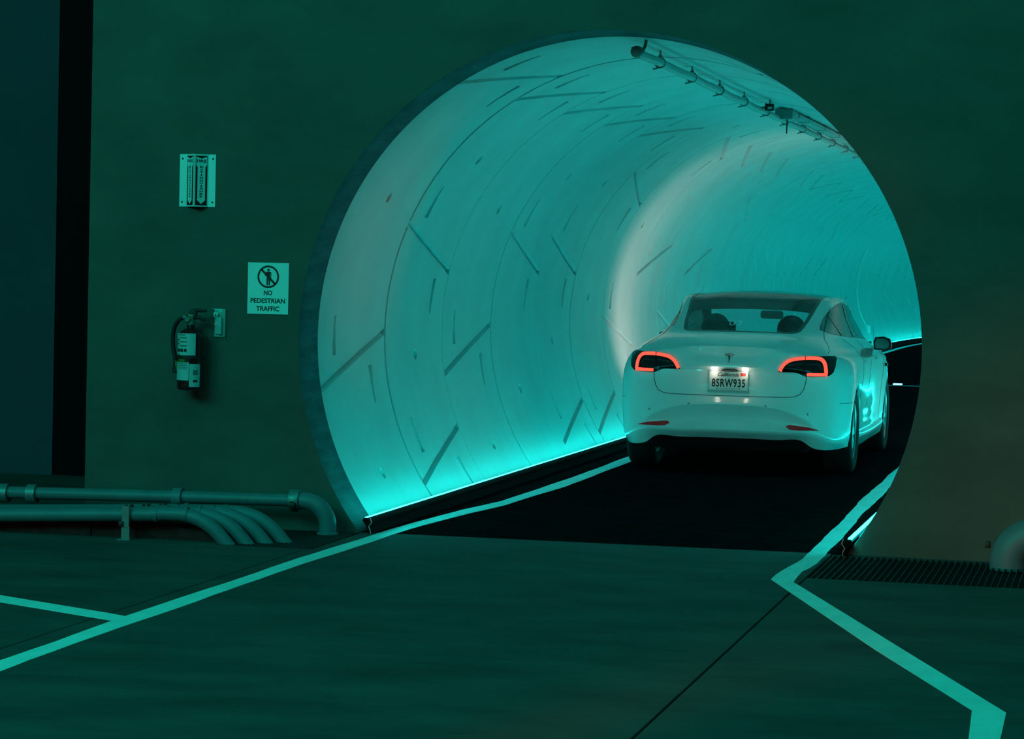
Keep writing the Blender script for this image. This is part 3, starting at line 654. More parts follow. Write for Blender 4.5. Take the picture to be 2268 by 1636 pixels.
# horizontal belts of the body from the bumper edge to the roof; each runs rear centre -> corner -> side -> front centre
BELT = [
 [(0,.11,.293),(.22,.11,.293),(.43,.115,.293),(.575,.125,.29),(.645,.15,.243),(.715,.19,.222),(.815,.33,.220),(.885,.62,.23),(.895,.98,.22),(.88,1.6,.19),(.88,2.3,.19),(.88,3.0,.19),(.89,3.6,.20),(.89,3.86,.21),(.86,4.2,.20),(.70,4.5,.19),(.35,4.6,.18),(0,4.63,.18)],
 [(0,.022,.362),(.22,.022,.362),(.43,.030,.362),(.60,.050,.361),(.70,.085,.352),(.78,.15,.325),(.86,.33,.295),(.90,.62,.30),(.91,.98,.30),(.905,1.6,.28),(.90,2.3,.27),(.905,3.0,.28),(.91,3.6,.30),(.905,3.86,.30),(.88,4.2,.30),(.74,4.52,.30),(.40,4.65,.30),(0,4.68,.30)],
 [(0,.036,.378),(.22,.036,.378),(.43,.044,.377),(.60,.062,.374),(.70,.092,.372),(.78,.155,.352),(.866,.33,.335),(.905,.62,.34),(.905,.98,.34),(.893,1.6,.31),(.89,2.3,.30),(.893,3,.305),(.907,3.6,.33),(.904,3.86,.33),(.872,4.2,.32),(.742,4.52,.32),(.40,4.655,.32),(0,4.685,.32)],
 [(0,.095,.468),(.22,.096,.458),(.43,.098,.435),(.60,.092,.408),(.70,.104,.390),(.785,.158,.385),(.872,.33,.40),(.909,.62,.42),(.905,.98,.40),(.890,1.6,.36),(.887,2.3,.35),(.89,3,.355),(.91,3.6,.38),(.906,3.86,.38),(.873,4.2,.36),(.742,4.525,.36),(.40,4.66,.36),(0,4.688,.36)],
 [(0,.002,.560),(.22,.008,.552),(.43,.032,.527),(.60,.070,.472),(.70,.108,.420),(.788,.160,.42),(.878,.335,.47),(.913,.62,.50),(.908,.98,.48),(.888,1.6,.42),(.885,2.3,.40),(.888,3,.41),(.913,3.6,.44),(.908,3.86,.44),(.873,4.2,.41),(.742,4.53,.40),(.40,4.66,.40),(0,4.69,.40)],
 [(0,.006,.568),(.22,.012,.562),(.43,.037,.540),(.60,.080,.535),(.70,.115,.52),(.793,.170,.51),(.882,.34,.53),(.917,.62,.55),(.910,.98,.53),(.888,1.6,.47),(.885,2.3,.45),(.89,3,.46),(.917,3.6,.49),(.910,3.86,.49),(.875,4.2,.46),(.742,4.535,.44),(.40,4.662,.44),(0,4.692,.44)],
 [(0,.068,.628),(.22,.071,.628),(.43,.084,.630),(.60,.108,.632),(.705,.142,.634),(.795,.195,.636),(.884,.355,.64),(.921,.62,.66),(.92,.98,.65),(.90,1.6,.58),(.895,2.3,.56),(.90,3,.57),(.922,3.6,.60),(.913,3.86,.60),(.875,4.2,.55),(.735,4.54,.50),(.40,4.66,.50),(0,4.69,.50)],
 [(0,.092,.735),(.22,.094,.735),(.43,.104,.735),(.60,.126,.735),(.705,.155,.735),(.793,.205,.735),(.880,.365,.74),(.923,.62,.75),(.925,.98,.74),(.915,1.6,.70),(.91,2.3,.68),(.912,3,.68),(.925,3.6,.68),(.914,3.86,.67),(.872,4.2,.62),(.725,4.53,.58),(.40,4.64,.58),(0,4.67,.58)],
 [(0,.090,.822),(.22,.092,.821),(.43,.102,.816),(.60,.126,.812),(.70,.155,.810),(.785,.210,.81),(.868,.375,.815),(.915,.62,.82),(.924,.98,.815),(.923,1.6,.79),(.92,2.3,.775),(.922,3,.765),(.926,3.6,.75),(.912,3.86,.74),(.868,4.2,.68),(.715,4.52,.64),(.40,4.62,.64),(0,4.65,.64)],
 [(0,.058,.850),(.22,.062,.848),(.43,.080,.842),(.60,.118,.838),(.695,.152,.836),(.778,.212,.838),(.860,.385,.845),(.905,.63,.857),(.918,.98,.86),(.922,1.6,.845),(.923,2.3,.835),(.924,3,.82),(.922,3.58,.80),(.907,3.86,.78),(.86,4.2,.72),(.70,4.5,.68),(.38,4.6,.68),(0,4.63,.68)],
 [(0,.084,.945),(.22,.091,.952),(.43,.108,.972),(.585,.150,.955),(.675,.186,.942),(.750,.245,.938),(.822,.42,.935),(.865,.67,.930),(.89,1.0,.925),(.91,1.6,.905),(.918,2.3,.89),(.918,3.0,.88),(.912,3.55,.86),(.895,3.85,.84),(.845,4.2,.79),(.68,4.45,.76),(.36,4.53,.765),(0,4.55,.77)],
 [(0,.074,1.010),(.22,.085,1.007),(.43,.128,.990),(.565,.195,.982),(.645,.250,.975),(.710,.325,.972),(.772,.49,.970),(.82,.72,.965),(.85,1.05,.965),(.875,1.62,.95),(.885,2.3,.935),(.885,2.97,.92),(.88,3.5,.91),(.865,3.8,.895),(.82,4.12,.865),(.66,4.3,.85),(.36,4.35,.855),(0,4.36,.86)],
 [(0,.115,1.022),(.22,.125,1.020),(.42,.165,1.008),(.55,.230,1.000),(.628,.290,.994),(.690,.370,.990),(.755,.53,.988),(.808,.76,.985),(.838,1.08,.985),(.864,1.63,.97),(.874,2.3,.955),(.874,2.96,.94),(.868,3.49,.925),(.852,3.78,.91),(.81,4.08,.88),(.65,4.25,.865),(.35,4.29,.872),(0,4.30,.876)],
 [(0,.32,1.062),(.20,.325,1.061),(.37,.345,1.057),(.49,.395,1.050),(.565,.450,1.045),(.630,.530,1.040),(.70,.68,1.035),(.768,.90,1.025),(.803,1.18,1.015),(.835,1.66,1.0),(.845,2.3,.985),(.845,2.95,.97),(.835,3.45,.955),(.815,3.7,.945),(.775,3.95,.925),(.60,4.05,.93),(.32,4.06,.945),(0,4.06,.95)],
 [(0,.570,1.103),(.18,.574,1.102),(.34,.592,1.100),(.45,.640,1.098),(.52,.705,1.098),(.578,.790,1.098),(.638,.930,1.098),(.698,1.14,1.09),(.735,1.40,1.08),(.768,1.75,1.065),(.785,2.3,1.05),(.785,2.9,1.03),(.762,3.3,1.01),(.725,3.5,1.0),(.66,3.62,.995),(.50,3.72,.995),(.28,3.78,1.0),(0,3.80,1.0)],
 [(0,.90,1.213),(.17,.905,1.212),(.32,.925,1.210),(.43,.975,1.207),(.50,1.045,1.208),(.552,1.135,1.212),(.600,1.27,1.216),(.636,1.42,1.222),(.668,1.62,1.224),(.694,1.88,1.220),(.708,2.3,1.210),(.702,2.75,1.195),(.68,3.05,1.175),(.645,3.2,1.165),(.58,3.33,1.16),(.42,3.42,1.165),(.22,3.47,1.17),(0,3.48,1.17)],
 [(0,1.35,1.342),(.16,1.355,1.342),(.30,1.375,1.344),(.41,1.415,1.348),(.478,1.475,1.354),(.532,1.545,1.363),(.578,1.64,1.373),(.602,1.78,1.383),(.614,1.93,1.390),(.623,2.08,1.394),(.628,2.3,1.394),(.620,2.55,1.385),(.60,2.72,1.370),(.57,2.83,1.355),(.50,2.94,1.338),(.36,3.02,1.328),(.18,3.06,1.33),(0,3.07,1.33)],
]
top = BELT[-1]
for (fr, z, bl_) in ((.16, 1.412, .6), (.45, 1.424, 1), (.78, 1.437, 1), (1.0, 1.441, 1)):
    BELT.append([(x*(1-fr), y + (2.3-y)*fr, z if bl_ == 1 else zz + (z-zz)*bl_) for (x, y, zz) in top])
G = np.array(BELT, float)                       # belts x columns x 3
def pchip(t, Y, q):
    """shape-preserving cubic through Y (n, ...) at knots t, sampled at q"""
    h = np.diff(t); dl = np.diff(Y, axis=0) / h.reshape(-1, *([1]*(Y.ndim-1)))
    m = np.zeros_like(Y); m[0] = dl[0]; m[-1] = dl[-1]
    for i in range(1, len(t)-1):
        w1 = 2*h[i]+h[i-1]; w2 = h[i]+2*h[i-1]; a, b = dl[i-1], dl[i]
        with np.errstate(divide='ignore', invalid='ignore'): hm = (w1+w2)/(w1/a + w2/b)
        m[i] = np.where(a*b > 0, hm, 0)
    k = np.clip(np.searchsorted(t, q)-1, 0, len(t)-2); s = ((q-t[k])/h[k]).reshape(-1, *([1]*(Y.ndim-1))); H = h[k].reshape(s.shape)
    return Y[k]*(2*s**3-3*s**2+1) + H*m[k]*(s**3-2*s**2+s) + Y[k+1]*(-2*s**3+3*s**2) + H*m[k+1]*(s**3-s**2)
def natural(t, Y, q):
    n = len(t); h = np.diff(t); A = np.zeros((n, n)); b = np.zeros((n,)+Y.shape[1:]); A[0, 0] = A[-1, -1] = 1
    for i in range(1, n-1):
        A[i, i-1], A[i, i], A[i, i+1] = h[i-1], 2*(h[i-1]+h[i]), h[i]; b[i] = 6*((Y[i+1]-Y[i])/h[i]-(Y[i]-Y[i-1])/h[i-1])
    m = np.linalg.solve(A, b.reshape(n, -1)).reshape(b.shape)
    k = np.clip(np.searchsorted(t, q)-1, 0, n-2); sh = (-1,)+(1,)*(Y.ndim-1); H = h[k].reshape(sh); a = (t[k+1]-q).reshape(sh)/H; c = 1-a
    return a*Y[k]+c*Y[k+1]+((a**3-a)*m[k]+(c**3-c)*m[k+1])*H*H/6
mir = np.array([-1, 1, 1.])
Gx = np.concatenate([G[:, 3:0:-1]*mir, G, G[:, -2:-5:-1]*mir], axis=1)     # three mirrored columns each end
dcol = np.linalg.norm(np.diff(Gx[4:16], axis=1), axis=2).mean(0); tcol = np.concatenate([[0], np.cumsum(dcol)]); tcol -= tcol[3]
dbel = np.linalg.norm(np.diff(G[:, :8], axis=0), axis=2).mean(1); dbel = np.maximum(dbel, .012); tbel = np.concatenate([[0], np.cumsum(dbel)])
def surf(cq, bq):
    """points for arrays of column and belt coordinates (grid)"""
    tc = np.interp(cq, np.arange(-3, Gx.shape[1]-3), tcol); tb = np.interp(bq, np.arange(len(G)), tbel)
    X = natural(tcol, np.swapaxes(Gx, 0, 1), tc)            # cols x belts x 3
    return pchip(tbel, np.swapaxes(X, 0, 1), tb)            # belts x cols x 3
cq = np.concatenate([np.linspace(0, 7, 71), np.linspace(7, 17, 81)[1:]])
bq = []
for i in range(len(G)-1): bq += list(i + np.linspace(0, 1, max(3, int(dbel[i]/.016)+1))[:-1])
bq = np.array(bq + [len(G)-1.0])
S = surf(cq, bq); S[:, 0, 0] = 0; S[:, -1, 0] = 0
nb, nc = S.shape[:2]
# full (mirrored) outer surface
full = np.concatenate([S, (S*mir)[:, -2:0:-1]], axis=1); NCF = full.shape[1]
OV = [Vector(p) for p in full[:-1].reshape(-1, 3)]; apex = len(OV); OV.append(Vector(full[-1, 0]))
OF = []
for i in range(nb-2):
    for j in range(NCF):
        k = (j+1) % NCF; OF.append((i*NCF+j, i*NCF+k, (i+1)*NCF+k, (i+1)*NCF+j))
for j in range(NCF): OF.append(((nb-2)*NCF+j, (nb-2)*NCF+(j+1) % NCF, apex))
tm = bpy.data.meshes.new('tmp'); tm.from_pydata(OV, [], OF); tm.update(); ONOR = [v.normal.copy() for v in tm.vertices]; bpy.data.meshes.remove(tm)
if ONOR[NCF*20].y > 0: sgn_n = -1      # rear centre must face backwards
else: sgn_n = 1
ONOR = [n*sgn_n for n in ONOR]
if sgn_n < 0: OF = [tuple(reversed(f)) for f in OF]
BVH = BVHTree.FromPolygons(OV, OF)
def offs(d): return [p - n*d for p, n in zip(OV, ONOR)]
# shell with thickness, then openings for glass and wheels
IV = offs(.018); n0 = len(OV)
SF = list(OF) + [tuple(i+n0 for i in reversed(f)) for f in OF]
for j in range(NCF):
    k = (j+1) % NCF; SF.append((j, n0+j, n0+k, k) if sgn_n > 0 else (k, n0+k, n0+j, j))
bo = MB().add([cw(p) for p in OV+IV], SF).build('body', M['carpaint'], car)
TOPG = [(0,.60),(.16,.602),(.28,.610),(.36,.626),(.420,.658),(.456,.705),(.474,.765),(.484,.84),(.502,1.0),(.519,1.25),(.540,1.5),(.556,1.8),(.562,2.2),(.556,2.50),(.53,2.62),(.40,2.66),(0,2.67)]
WSH = [(0,2.76),(.42,2.755),(.54,2.76),(.57,2.86),(.62,3.15),(.655,3.42),(.62,3.58),(.40,3.68),(0,3.71)]
SIDE = [(1.00,1.140),(1.06,1.116),(1.16,1.102),(1.40,1.085),(1.80,1.067),(2.4,1.051),(3.0,1.031),(3.36,1.016),(3.27,1.09),(3.10,1.170),(2.88,1.262),(2.62,1.322),(2.30,1.350),(2.0,1.348),(1.75,1.328),(1.5,1.284),(1.27,1.222),(1.10,1.172)]
def mirror_poly(p): return p + [(-x, y) for x, y in reversed(p) if x > 1e-6]
cut = []
cut.append(MB().prism(mirror_poly(TOPG), lambda u, q, t: cw((u, q, t)), 1.06, 1.6).build('cut', None))
cut.append(MB().prism(mirror_poly(WSH), lambda u, q, t: cw((u, q, t)), .96, 1.6).build('cut', None))
for s in (-1, 1): cut.append(MB().prism(SIDE, lambda u, q, t: cw((t*s, u, q)), .45, 1.0).build('cut', None))
AX = (.98, 3.855); WR = .335
for ya in AX:
    for s in (-1, 1):
        cut.append(MB().lathe([(.372, .60*s), (.372, 1.1*s)], 48, 'x', tuple(cw((0, ya, WR+.005)))).build('cut', None))
for c in cut:
    md = bo.modifiers.new('b', 'BOOLEAN'); md.operation = 'DIFFERENCE'; md.solver = 'EXACT'; md.object = c
dg = bpy.context.evaluated_depsgraph_get(); me = bpy.data.meshes.new_from_object(bo.evaluated_get(dg))
bo.modifiers.clear(); old = bo.data; bo.data = me; bpy.data.meshes.remove(old)
for c in cut: bpy.data.objects.remove(c)
if not me.materials: me.materials.append(M['carpaint'])
me.polygons.foreach_set('use_smooth', [True]*len(me.polygons)); me.set_sharp_from_angle(angle=math.radians(38))
# glass sheets just under the outer skin
GV = offs(.004)
def inside(p, poly):
    r = False; x, y = p
    for i in range(len(poly)):
        (x1, y1), (x2, y2) = poly[i], poly[i-1]
        if (y1 > y) != (y2 > y) and x < (x2-x1)*(y-y1)/(y2-y1)+x1: r = not r
    return r
def sheet(name, test, m, d=None):
    vv = GV if d is None else offs(d)
    fs = [f for f in OF if test(sum((OV[i] for i in f), Vector())/len(f))]
    ids = sorted({i for f in fs for i in f}); mp = {i: k for k, i in enumerate(ids)}
    return mesh_obj(name, [cw(vv[i]) for i in ids], [tuple(mp[i] for i in f) for f in fs], m, car, 60)
def grow(poly, e):
    n = len(poly); out = []
    ar = sum(poly[i-1][0]*poly[i][1]-poly[i][0]*poly[i-1][1] for i in range(n)); sg = 1 if ar > 0 else -1
    for i in range(n):
        a = Vector(poly[i])-Vector(poly[i-1]); b = Vector(poly[(i+1) % n])-Vector(poly[i]); t_ = (a.normalized()+b.normalized()).normalized(); nn_ = Vector((t_.y, -t_.x))*sg
        out.append((poly[i][0]+nn_.x*e, poly[i][1]+nn_.y*e))
    return out
tg, wg, sg_ = grow(mirror_poly(TOPG), .03), grow(mirror_poly(WSH), .03), grow(SIDE, .03)
sheet('rear_glass', lambda c: c.z > 1.05 and inside((c.x, c.y), tg) and c.y < 1.42, M['glass'])
sheet('roof_glass', lambda c: c.z > 1.05 and inside((c.x, c.y), tg) and c.y >= 1.42, M['roofglass'])
sheet('windscreen', lambda c: c.z > .96 and inside((c.x, c.y), wg), M['glass'])
for s in (-1, 1): sheet('side_glass', lambda c: c.x*s > .4 and inside((c.y, c.z), sg_), M['sideglass'])
sheet('pillar_trim', lambda c: c.z > 1.04 and .75 < c.y < 3.4 and not inside((c.x, c.y), mirror_poly(TOPG)) and not inside((c.x, c.y), mirror_poly(WSH)) and not inside((c.y, c.z), SIDE), M['interior'], .0195)

def hit_y(x, z, dx=0.0):
    """point and normal on the rear skin straight ahead of (x, z)"""
    l, n, i, d = BVH.ray_cast(Vector((x-dx*2, -2, z)), Vector((dx, 1, 0)).normalized()); return (l, n) if l else (Vector((x, .3, z)), Vector((0, -1, 0)))
def hit_z(x, y):
    l, n, i, d = BVH.ray_cast(Vector((x, y, 3)), Vector((0, 0, -1))); return (l, n) if l else (Vector((x, y, 1.2)), Vector((0, 0, 1)))
def hit_x(s, y, z):
    l, n, i, d = BVH.ray_cast(Vector((2*s, y, z)), Vector((-s, 0, 0))); return (l, n) if l else (Vector((.9*s, y, z)), Vector((s, 0, 0)))
def densify(p, st, closed=True):
    o = []
    for i in range(len(p) if closed else len(p)-1):
        a, b = Vector(p[i]), Vector(p[(i+1) % len(p)]); k = max(1, int((b-a).length/st))
        o += [tuple(a+(b-a)*j/k) for j in range(k)]
    if not closed: o.append(tuple(p[-1]))
    return o
def patch(name, outline, m, parent, hit, e=.003, st=.014, thick=.012):
    """solid pad lying on the skin, cut to an outline"""
    ol = densify(outline, st); xs = [p[0] for p in ol]; ys_ = [p[1] for p in ol]; pts = [Vector(p) for p in ol]; sh = grow(ol, -st*.45)
    x = min(xs)+st
    while x < max(xs):
        y = min(ys_)+st
        while y < max(ys_):
            if inside((x, y), sh): pts.append(Vector((x, y)))
            y += st
        x += st
    n = len(ol)
    v2, e2, f2, *_ = geometry.delaunay_2d_cdt(pts, [(i, (i+1) % n) for i in range(n)], [], 0, 1e-5)
    f2 = [f for f in f2 if inside(tuple(sum((v2[i] for i in f), Vector((0, 0)))/3), ol)]
    V = []; k = len(v2); lo = []
    for q in v2:
        l, nrm = hit(q.x, q.y)
        if nrm.dot(Vector((0, -1, .2))) < -.2 and hit is hit_y: nrm = -nrm
        V.append(cw(l+nrm*e)); lo.append(cw(l+nrm*(e-thick)))
    F = [tuple(f) for f in f2]
    cnt = {}
    for f in F:
        for a, b in zip(f, f[1:]+f[:1]): cnt[(a, b)] = 1
    for (a, b) in list(cnt):
        if (b, a) not in cnt: F.append((b, a, a+k, b+k))
    o = MB().add(V+lo, F).build(name, m, parent, 35); return o
def rope(name, pts, m, parent, hit, r=.003, e=.0):
    pp = densify(pts, .02, False); out = []
    for p in pp: l, n = hit(p[0], p[1]); out.append(cw(l+n*e))
    return MB().tube(out, r, 6).build(name, m, parent, 60)
def stroke(path, wd):
    """outline of a constant-width ribbon along a 2-D path"""
    P = [Vector(p) for p in path]; L = []; Rr = []
    for i, p in enumerate(P):
        a = (P[i]-P[max(0, i-1)]); b = (P[min(len(P)-1, i+1)]-P[i]); t_ = ((a.normalized() if a.length else b.normalized())+(b.normalized() if b.length else a.normalized())).normalized(); n = Vector((-t_.y, t_.x))
        c = 1/max(.6, abs(n.dot(Vector((-(b if b.length else a).normalized().y, (b if b.length else a).normalized().x)))))
        L.append(tuple(p+n*wd/2*c)); Rr.append(tuple(p-n*wd/2*c))
    return L+Rr[::-1]
def sm(path, n=6):
    P = [Vector(p) for p in path]; o = []
    for i in range(len(P)-1):
        p0, p1, p2, p3 = P[max(0, i-1)], P[i], P[i+1], P[min(len(P)-1, i+2)]
        for k in range(n):
            f = k/n; o.append(tuple(.5*((2*p1)+(p2-p0)*f+(2*p0-5*p1+4*p2-p3)*f*f+(3*p1-p0-3*p2+p3)*f**3)))
    return o+[tuple(P[-1])]
LENS = [(.386,.822),(.402,.853),(.428,.890),(.465,.920),(.520,.937),(.60,.945),(.70,.947),(.790,.948),(.806,.935),(.806,.87),(.796,.825),(.770,.800),(.735,.792),(.66,.790),(.592,.790),(.565,.800),(.535,.816),(.50,.822)]
TUBE = sm([(.399,.832),(.412,.856),(.436,.887),(.475,.912),(.53,.925),(.60,.931),(.665,.931)], 4) + sm([(.665,.931),(.695,.926),(.722,.905),(.737,.865),(.744,.812)], 4)[1:]
FOOT = [(.752,.8075),(.68,.8065),(.603,.8065)]
for s in (-1, 1):
    h = lambda x, z, s=s: hit_y(s*x, z)
    ln = patch('tail_lamp', [(x, z) for x, z in LENS], M['lens'], car, h, .004); ln['label'] = 'black tail lamp lens'
    tb = patch('light_tube', stroke(TUBE, .023), M['taillight'], ln, h, .009, .010, .008); tb['label'] = 'glowing red light tube'
    patch('light_tube', stroke(FOOT, .025), M['taillight'], ln, h, .009, .010, .008)
    patch('lamp_divider', [(.581,.80),(.587,.80),(.587,.945),(.581,.945)], M['lens'], ln, h, .010, .012, .008)
    patch('inner_reflector', [(.45,.868),(.575,.886),(.575,.893),(.455,.882)], M['lensgrey'], ln, h, .006, .012, .004)
    patch('inner_reflector', [(.595,.886),(.675,.890),(.70,.880),(.706,.850),(.699,.850),(.690,.876),(.672,.882),(.595,.879)], M['lensgrey'], ln, h, .006, .012, .004)
    patch('bumper_reflector', [(.455,.398),(.475,.411),(.56,.405),(.64,.396),(.712,.376),(.66,.376),(.56,.374),(.49,.378)], M['reflector'], car, h, .003, .014, .01)['label'] = 'red bumper reflector'
    rope('panel_gap', [(.60, .79), (.597, .75), (.583, .69), (.555, .650), (.51, .631), (.44, .626), (.3, .6245), (0, .6235)], M['seam'], car, h, .0030, -.001)
    rope('panel_gap', [(1.0-.02, .578), (.60+.02, .585)], M['seam'], car, lambda y, z, s=s: hit_x(s, y-.36, z), .002, -.0005)
    # quarter panel seam from roof rail round to the lamp
    ip = surf(np.array([7.35, 7.1, 6.75, 6.35, 6.05, 5.95, 5.9, 5.8, 5.55, 5.3]), np.array([16.3, 16.0, 15.5, 14.9, 14.2, 13.6, 13.0, 12.4, 11.6, 10.9]))
    ip = [cw((s*ip[k, k, 0], ip[k, k, 1], ip[k, k, 2])) for k in range(10)]
    MB().tube(sm(ip, 5) if False else [Vector(p) for p in ip], .0022, 6).build('panel_gap', M['seam'], car, 60)
    for (x, z) in ((.30, .553), (.62, .50)):
        l, n = hit_y(s*x, z); MB().lathe([(.010, .0), (.010, .0015), (.001, .0015)], 14, 'y', tuple(cw(l-Vector((0, .002, 0))))).build('parking_sensor', M['skid'], car, 40)
# window surrounds and pillars
for s in (-1, 1):
    h = lambda y, z, s=s: hit_x(s, y, z)
    pp = densify(SIDE, .03); out = [cw(h(y, z)[0]-h(y, z)[1]*.003) for y, z in pp]
    MB().tube(out, .0055, 6, True).build('window_trim', M['carblack'], car, 60)
    patch('door_pillar', [(2.02,1.062),(2.11,1.060),(2.16,1.345),(2.10,1.345)], M['carblack'], car, h, -.002, .03, .006)
    patch('quarter_divider', [(1.45,1.080),(1.475,1.079),(1.43,1.258),(1.415,1.255)], M['carblack'], car, h, -.002, .03, .006)
    rope('panel_gap', [(2.06,1.05),(2.05,.90),(2.06,.60),(2.10,.32)], M['seam'], car, h, .0022, -.0005)
    rope('panel_gap', [(1.33,1.06),(1.42,.95),(1.42,.75),(1.36,.58)], M['seam'], car, h, .0022, -.0005)
    rope('panel_gap', [(3.26,.95),(3.22,.70),(3.22,.32)], M['seam'], car, h, .0022, -.0005)
    for yh in (1.50, 2.45): patch('door_handle', [(yh,.872),(yh+.21,.868),(yh+.21,.889),(yh,.893)], M['chrome'], car, h, .003, .03, .006)
    l, n = hit_x(s, 3.42, .80); MB().bbox(*( sorted((l.x+CXW-.01*s, l.x+CXW+.022*s))), CYW+3.38, CYW+3.47, .785, .812, .004).build('side_camera', M['carblack'], car, 40)
# black band round the rear glass
ol = densify(mirror_poly(TOPG), .03); inn = grow(ol, -.028)
V = []; F = []; n = len(ol)
def lowfrit(p): return .045 if p[1] < .72 else .028
ins = [(a[0]+(b[0]-a[0])*lowfrit(a)/.028, a[1]+(b[1]-a[1])*lowfrit(a)/.028) for a, b in zip(ol, inn)]
for a, b in zip(ol, ins):
    for p, e in ((a, .0005), (b, -.0025)): l, nr = hit_z(*p); V.append(cw(l+nr*e))
for i in range(n): F.append((2*i, 2*((i+1) % n), 2*((i+1) % n)+1, 2*i+1))
mesh_obj('glass_border', V, F, M['carblack'], car, 50)
# glass number sticker
v, f = text_geo('03', size=1)
mesh_obj('number_sticker', [cw(hit_z(-.055+(p.x)*.11, .74+p.y*.15)[0] + Vector((0, -.002, .003))) for p in v], f, M['sign'], car)['label'] = 'pale 03 sticker in the rear window'
# emblem
def rear_fn(e): return lambda x, z: (lambda q: cw(q[0]+q[1]*e))(hit_y(x, z))
em = rear_fn(.004); ez = .915; TT = []
def emb(pts):
    tri = geometry.tessellate_polygon([[Vector((a, b, 0)) for a, b in pts]]); TT.append((pts, tri))
emb([(-.037,.030),(-.025,.0345),(-.0125,.0365),(0,.037),(.0125,.0365),(.025,.0345),(.037,.030),(.0345,.0255),(.024,.0295),(.012,.0315),(0,.032),(-.012,.0315),(-.024,.0295),(-.0345,.0255)])
emb([(-.0325,.0225),(-.022,.0265),(-.010,.0285),(-.004,.0285),(0,.022),(.004,.0285),(.010,.0285),(.022,.0265),(.0325,.0225),(.028,.0155),(.018,.0185),(.0105,.0195),(.0085,.019),(0,-.037),(-.0085,.019),(-.0105,.0195),(-.018,.0185),(-.028,.0155)])
mbm = MB()
for pts, tri in TT:
    k = len(pts); V = [em(x, ez+z) for x, z in pts]+[em(x, ez+z)+Vector((0, .006, 0)) for x, z in pts]
    mbm.add(V, [tuple(q) for q in tri]+[(i, (i+1) % k, k+(i+1) % k, k+i) for i in range(k)])
mbm.build('emblem', M['darkchrome'], car)
# licence plate
zp0, zp1 = .668, .813; zm = (zp0+zp1)/2; yp = .070
tilt = .06
def pf(q=0.0): return lambda x, z: cw((x, yp - q + (zm+z-zm)*tilt, zm+z))
pl_ = MB()
pl_.add([pf(0)(x, z) + Vector((0, dy, 0)) for dy in (0, .004) for x, z in ((-.152, -.0725), (.152, -.0725), (.152, .0725), (-.152, .0725))], [(0, 1, 2, 3), (7, 6, 5, 4), (0, 4, 5, 1), (1, 5, 6, 2), (2, 6, 7, 3), (3, 7, 4, 0)])
pl_ = pl_.build('licence_plate', M['plate'], car)
fr = MB()
for (x0, x1, z0, z1) in ((-.161, .161, .0725, .080), (-.161, .161, -.093, -.0725), (-.161, -.152, -.093, .080), (.152, .161, -.093, .080)):
    fr.add([pf(.003)(x, z) + Vector((0, dy, 0)) for dy in (0, .012) for x, z in ((x0, z0), (x1, z0), (x1, z1), (x0, z1))], [(0, 1, 2, 3), (7, 6, 5, 4), (0, 4, 5, 1), (1, 5, 6, 2), (2, 6, 7, 3), (3, 7, 4, 0)])
fr.build('plate_frame', M['clear'], pl_)
def offf(cx_, cz_): return lambda u, v_: pf(.0008)(cx_+u, cz_+v_)
text_part('plate_number', '8SRW935', offf(.0, -.017), .262, .066, M['ink'], pl_, bold=.026, spacing=1.12)
text_part('plate_state', 'California', offf(-.004, .049), .165, .029, M['script'], pl_, shear=.35, bold=.02)
text_part('plate_address', 'dmv.ca.gov', offf(0, -.061), .150, .009, M['ink'], pl_)
for (x, w_, m) in ((.113, .042, 'platered'), (-.113, .042, 'label')):
    mesh_obj('plate_sticker', [pf(.0008)(x+a*w_/2, .051+b*.012) for a, b in ((-1, -1), (1, -1), (1, 1), (-1, 1))], [(0, 1, 2, 3)], M[m], pl_)
for x in (-.089, .089): mesh_obj('plate_screw', [pf(.001)(x+.0045*math.cos(k*PI/4), -.061+.0045*math.sin(k*PI/4)) for k in range(8)], [tuple(range(8))], M['ink'], pl_)
# plate lamps under the boot lip
for x in (-.112, .128):
    MB().bbox(CXW+x-.022, CXW+x+.022, CYW+.062, CYW+.084, .8215, .8275, .002).build('plate_lamp', M['platelamp'], car)
    l = bpy.data.lights.new('plate_lamp_light', 'POINT'); l.energy = .11; l.color = (1, .86, .66); l.shadow_soft_size = .02
    lo_ = bpy.data.objects.new('plate_lamp_light', l); COL.objects.link(lo_); lo_.parent = car; lo_.location = (x, .040, .800)
MB().bbox(CXW-.055, CXW+.070, CYW+.058, CYW+.085, .8165, .827, .002).build('boot_handle', M['carblack'], car)
# tail and head lamps throw real light
for s in (-1, 1):
    l = bpy.data.lights.new('tail_lamp_light', 'SPOT'); l.energy = .9; l.color = (1, .05, .03); l.spot_size = math.radians(120); l.spot_blend = .8; l.shadow_soft_size = .05
    o = bpy.data.objects.new('tail_lamp_light', l); COL.objects.link(o); o.parent = car; o.location = (s*.62, .05, .87); o.rotation_euler = (math.radians(-97), 0, 0)
    l = bpy.data.lights.new('head_lamp_light', 'SPOT'); l.energy = 36; l.color = (1, .80, .68); l.spot_size = math.radians(150); l.spot_blend = 1; l.shadow_soft_size = .06
    o = bpy.data.objects.new('head_lamp_light', l); COL.objects.link(o); o.parent = car; o.location = (s*.74, 4.66, .66); o.rotation_euler = Vector((s*.62, .85, .60)).to_track_quat('-Z', 'Y').to_euler()
    MB().bbox(CXW+s*.72-.13, CXW+s*.72+.13, CYW+4.42, CYW+4.52, .60, .70, .02).build('head_lamp', M['chrome'], car, 40)
